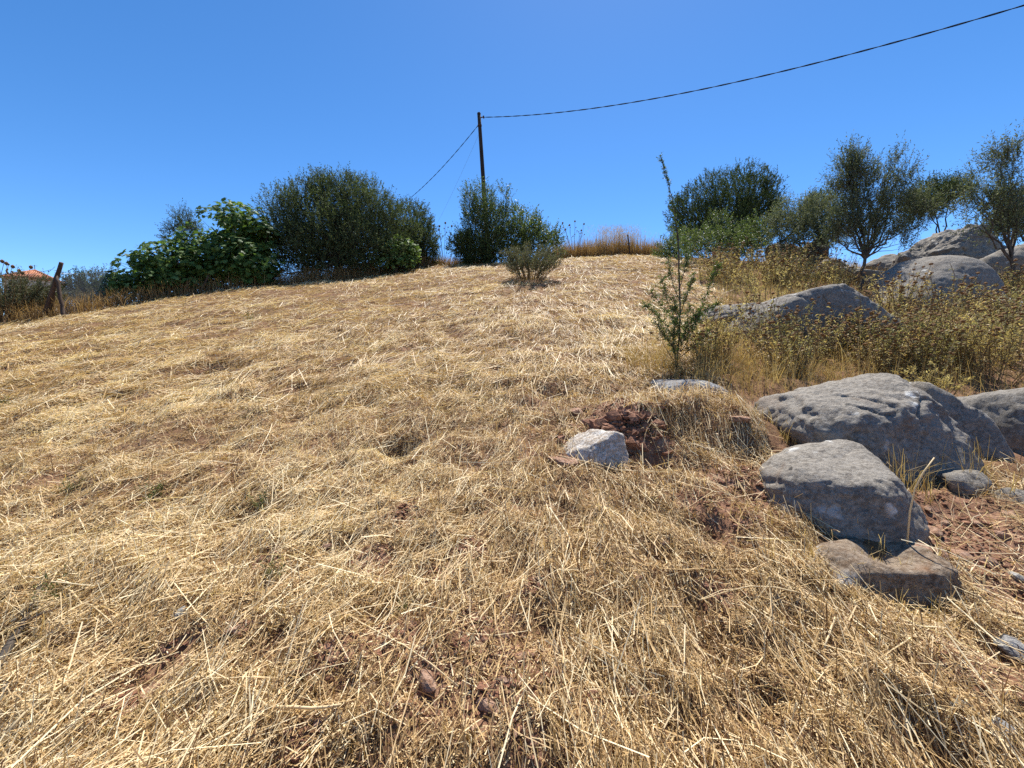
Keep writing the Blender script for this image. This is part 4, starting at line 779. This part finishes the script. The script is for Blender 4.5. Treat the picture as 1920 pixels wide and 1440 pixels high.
main = P0 + (P1 - P0) * tt - np.array([0, 0, 1.]) * 4 * .77 * tt * (1 - tt)
twisted('power_cable', 'twisted black cable sweeping from the pole to upper right', main, .014, .014, 1.6, 620, 2)
Q0 = ptop - pdir * .62; Q1 = at(757, 381, 40.0); tt = np.linspace(0, 1.25, 30)[:, None]
twisted('power_cable', 'black cable dropping left from the pole behind the huge bush', Q0 + (Q1 - Q0) * tt - np.array([0, 0, 1.]) * 4 * .35 * tt * (1 - tt), .013, .013, 1.5, 220, 2)
def guy():
    p = ptop - pdir * 1.1; e = at(812, 428, 34.0); e2 = p + (e - p) * 1.35; b = Buf(); t = np.linspace(0, 1, 20)[:, None]; c = p + (e2 - p) * t - np.array([0, 0, 1.]) * 1.2 * t * (1 - t); b.add(*tube(c, .0045, 5))
    tag(b.out('guy_wire', M['wire'], None, True, p), 'thin grey wire curving down left from the pole', 'wire')
guy()

# ------------------------------------------------------------------ wire fence at the left
def fence():
    base = np.array([at(121, 597, 14.6)[0], 14.6, 0]); base[2] = gz(base[0], base[1]); o = thing('wire_fence', 'old wire fence with propped leaning post at left edge of the field', 'fence', base)
    def post(name, p, r0, r1):
        p = np.array(p); b = Buf(); t = np.linspace(0, 1, 7)[:, None]; rr = R(int(abs(p[0, 0] * 100))); c = p[0] + (p[-1] - p[0]) * t + rr.normal(size=(7, 3)) * .012; b.add(*tube(c, np.linspace(r0, r1, 7), 8)); return b.out(name, M['post'], o, True)
    def foot(px, py, d): q = at(px, py, d); q[2] = gz(q[0], q[1]) - .1; return q
    top = at(116, 493, 14.9); post('post', [foot(78, 606, 15.0), top], .075, .06)
    post('prop', [foot(93, 592, 15.3), at(105, 517, 15.0)], .06, .05); post('prop', [foot(121, 597, 14.5), at(105, 518, 14.8)], .06, .05)
    p2f = foot(371, 548, 17.6); p2t = at(391, 517, 17.8); post('post', [p2f, p2t], .05, .045)
    # mesh between the leaning post and the next one, lost in the fig leaves
    A0 = at(109, 512, 14.95); A0[2] -= 0; B0 = at(222, 503, 17.4); n = 2.0
    top_l = lambda t: A0 + (B0 - A0) * t + np.array([0, 0, -.10]) * 4 * t * (1 - t)
    def low(t): q = A0 + (B0 - A0) * t; return np.array([q[0], q[1], gz(q[0], q[1]) + .03])
    def uv(t, s): return low(t) + (top_l(t) - low(t)) * s
    b = Buf(); K = 46; ht = 1.25; st = ht / np.linalg.norm(B0 - A0)
    for k in range(-16, K + 1):
        for sg in (1, -1):
            t0 = k / K if sg > 0 else k / K + st; t1 = t0 + st * sg; s = np.linspace(0, 1, 5); ts = t0 + (t1 - t0) * s; ok = (ts >= 0) & (ts <= 1)
            if ok.sum() < 2: continue
            b.add(*tube(np.stack([uv(float(a), float(c)) for a, c in zip(ts[ok], s[ok])]), .0032, 3, False))
    b.out('wire_mesh', M['wire'], o)
    b = Buf(); b.add(*tube(np.stack([top_l(t) for t in np.linspace(0, 1, 14)]), .006, 5)); b.add(*tube(np.stack([at(103, 500, 15), at(98, 505, 15.1), at(60, 515, 16), at(0, 512, 17.5)]), .006, 5)); b.out('top_wire', M['wire'], o)
fence()
def lone_post(px, py0, py1, d, label, lean=0, two=False):
    x = (px - 960) / F * d; foot = np.array([x, d, gz(x, d)]); o = thing('fence_post', label, 'fence post', foot); b = Buf(); e = at(px + lean, py1, d)
    b.add(*tube(np.stack([foot - [0, 0, .15], (foot + e) / 2 + [.02, 0, 0], e]), [.05, .045, .045], 7)); b.out('shaft', M['post'], o, True)
    if two: b = Buf(); b.add(*tube(np.stack([foot + [.14, 0, -.1], foot + [.16, 0, .45], foot + [.05, 0, .75]]), .032, 6)); b.out('prop', M['post'], o, True)
lone_post(792, 504, 456, 23.6, 'thin dark fence post on the slope right of the huge bush', 3, True)
lone_post(1178, 490, 440, 27.2, 'thin dark fence post standing in the russet grass', -1)

# ------------------------------------------------------------------ far house
def house():
    c = at(67, 527, 55.0); g = gz(c[0], c[1]); rz = .55; hw = 2.35; o = thing('tiled_house', 'house with hipped orange tiled roof beyond the left edge scrub', 'house', (c[0], c[1], g)); z0 = c[2]
    b = Buf(); b.add(*box((c[0], c[1], (g - .5 + z0) / 2), (hw * 1.82, hw * 1.82, z0 - g + .5), rz)); b.out('wall', M['plaster'], o)
    b = Buf(); rot = np.array([[math.cos(rz), math.sin(rz), 0], [-math.sin(rz), math.cos(rz), 0], [0, 0, 1]]); ap = np.array([0, 0, 1.3])
    Vp = np.array([[-hw, -hw, 0], [hw, -hw, 0], [hw, hw, 0], [-hw, hw, 0], [0, 0, 1.3], [-hw, -hw, -.12], [hw, -hw, -.12], [hw, hw, -.12], [-hw, hw, -.12]], float)
    b.add(Vp @ rot + np.array([c[0], c[1], z0]), [np.array([[0, 1, 4], [1, 2, 4], [2, 3, 4], [3, 0, 4]]), np.array([[0, 5, 6, 1], [1, 6, 7, 2], [2, 7, 8, 3], [3, 8, 5, 0], [8, 7, 6, 5]])]); roof = b.out('roof', M['tile'], o)
    b = Buf()                                                 # rows of barrel tiles down every slope
    for s in range(4):
        q = np.array([[math.cos(s * math.pi / 2), math.sin(s * math.pi / 2), 0], [-math.sin(s * math.pi / 2), math.cos(s * math.pi / 2), 0], [0, 0, 1]])
        for u in np.arange(-hw + .12, hw, .21):
            f = 1 - abs(u) / hw; a = np.array([u, -hw - .05, .0]); e = np.array([u, -hw + hw * f, 1.3 * f])
            b.add(*tube((np.stack([a, (a + e) / 2, e]) @ q) @ rot + np.array([c[0], c[1], z0 + .03]), .085, 6))
    for s in range(4):
        cr = Vp[s]; b.add(*tube(np.stack([cr, (cr + ap) / 2, ap]) @ rot + np.array([c[0], c[1], z0 + .06]), .11, 6))
    t = b.out('roof_tiles', M['tile'], o, True); t['kind'] = 'stuff'; t.parent = roof
    b = Buf(); b.add(*tube(np.array([[0, 0, 1.25], [0, 0, 2.0]]) + np.array([c[0], c[1], z0]), .03, 6)); b.add(*tube(np.array([[-.25, 0, 1.9], [.25, 0, 1.9]]) @ rot + np.array([c[0], c[1], z0]), .015, 5)); b.out('aerial', M['iron'], o)
    for sx in (-.9, .9):
        for face in (0, 1):
            q = np.array([sx, -hw * .91 - .02, -1.6]) if face == 0 else np.array([hw * .91 + .02, sx, -1.6]); s = (.8, .08, 1.2) if face == 0 else (.08, .8, 1.2)
            b = Buf(); b.add(*box(q @ rot + np.array([c[0], c[1], z0]), s, rz)); b.out('window', M['iron'], o)
house()
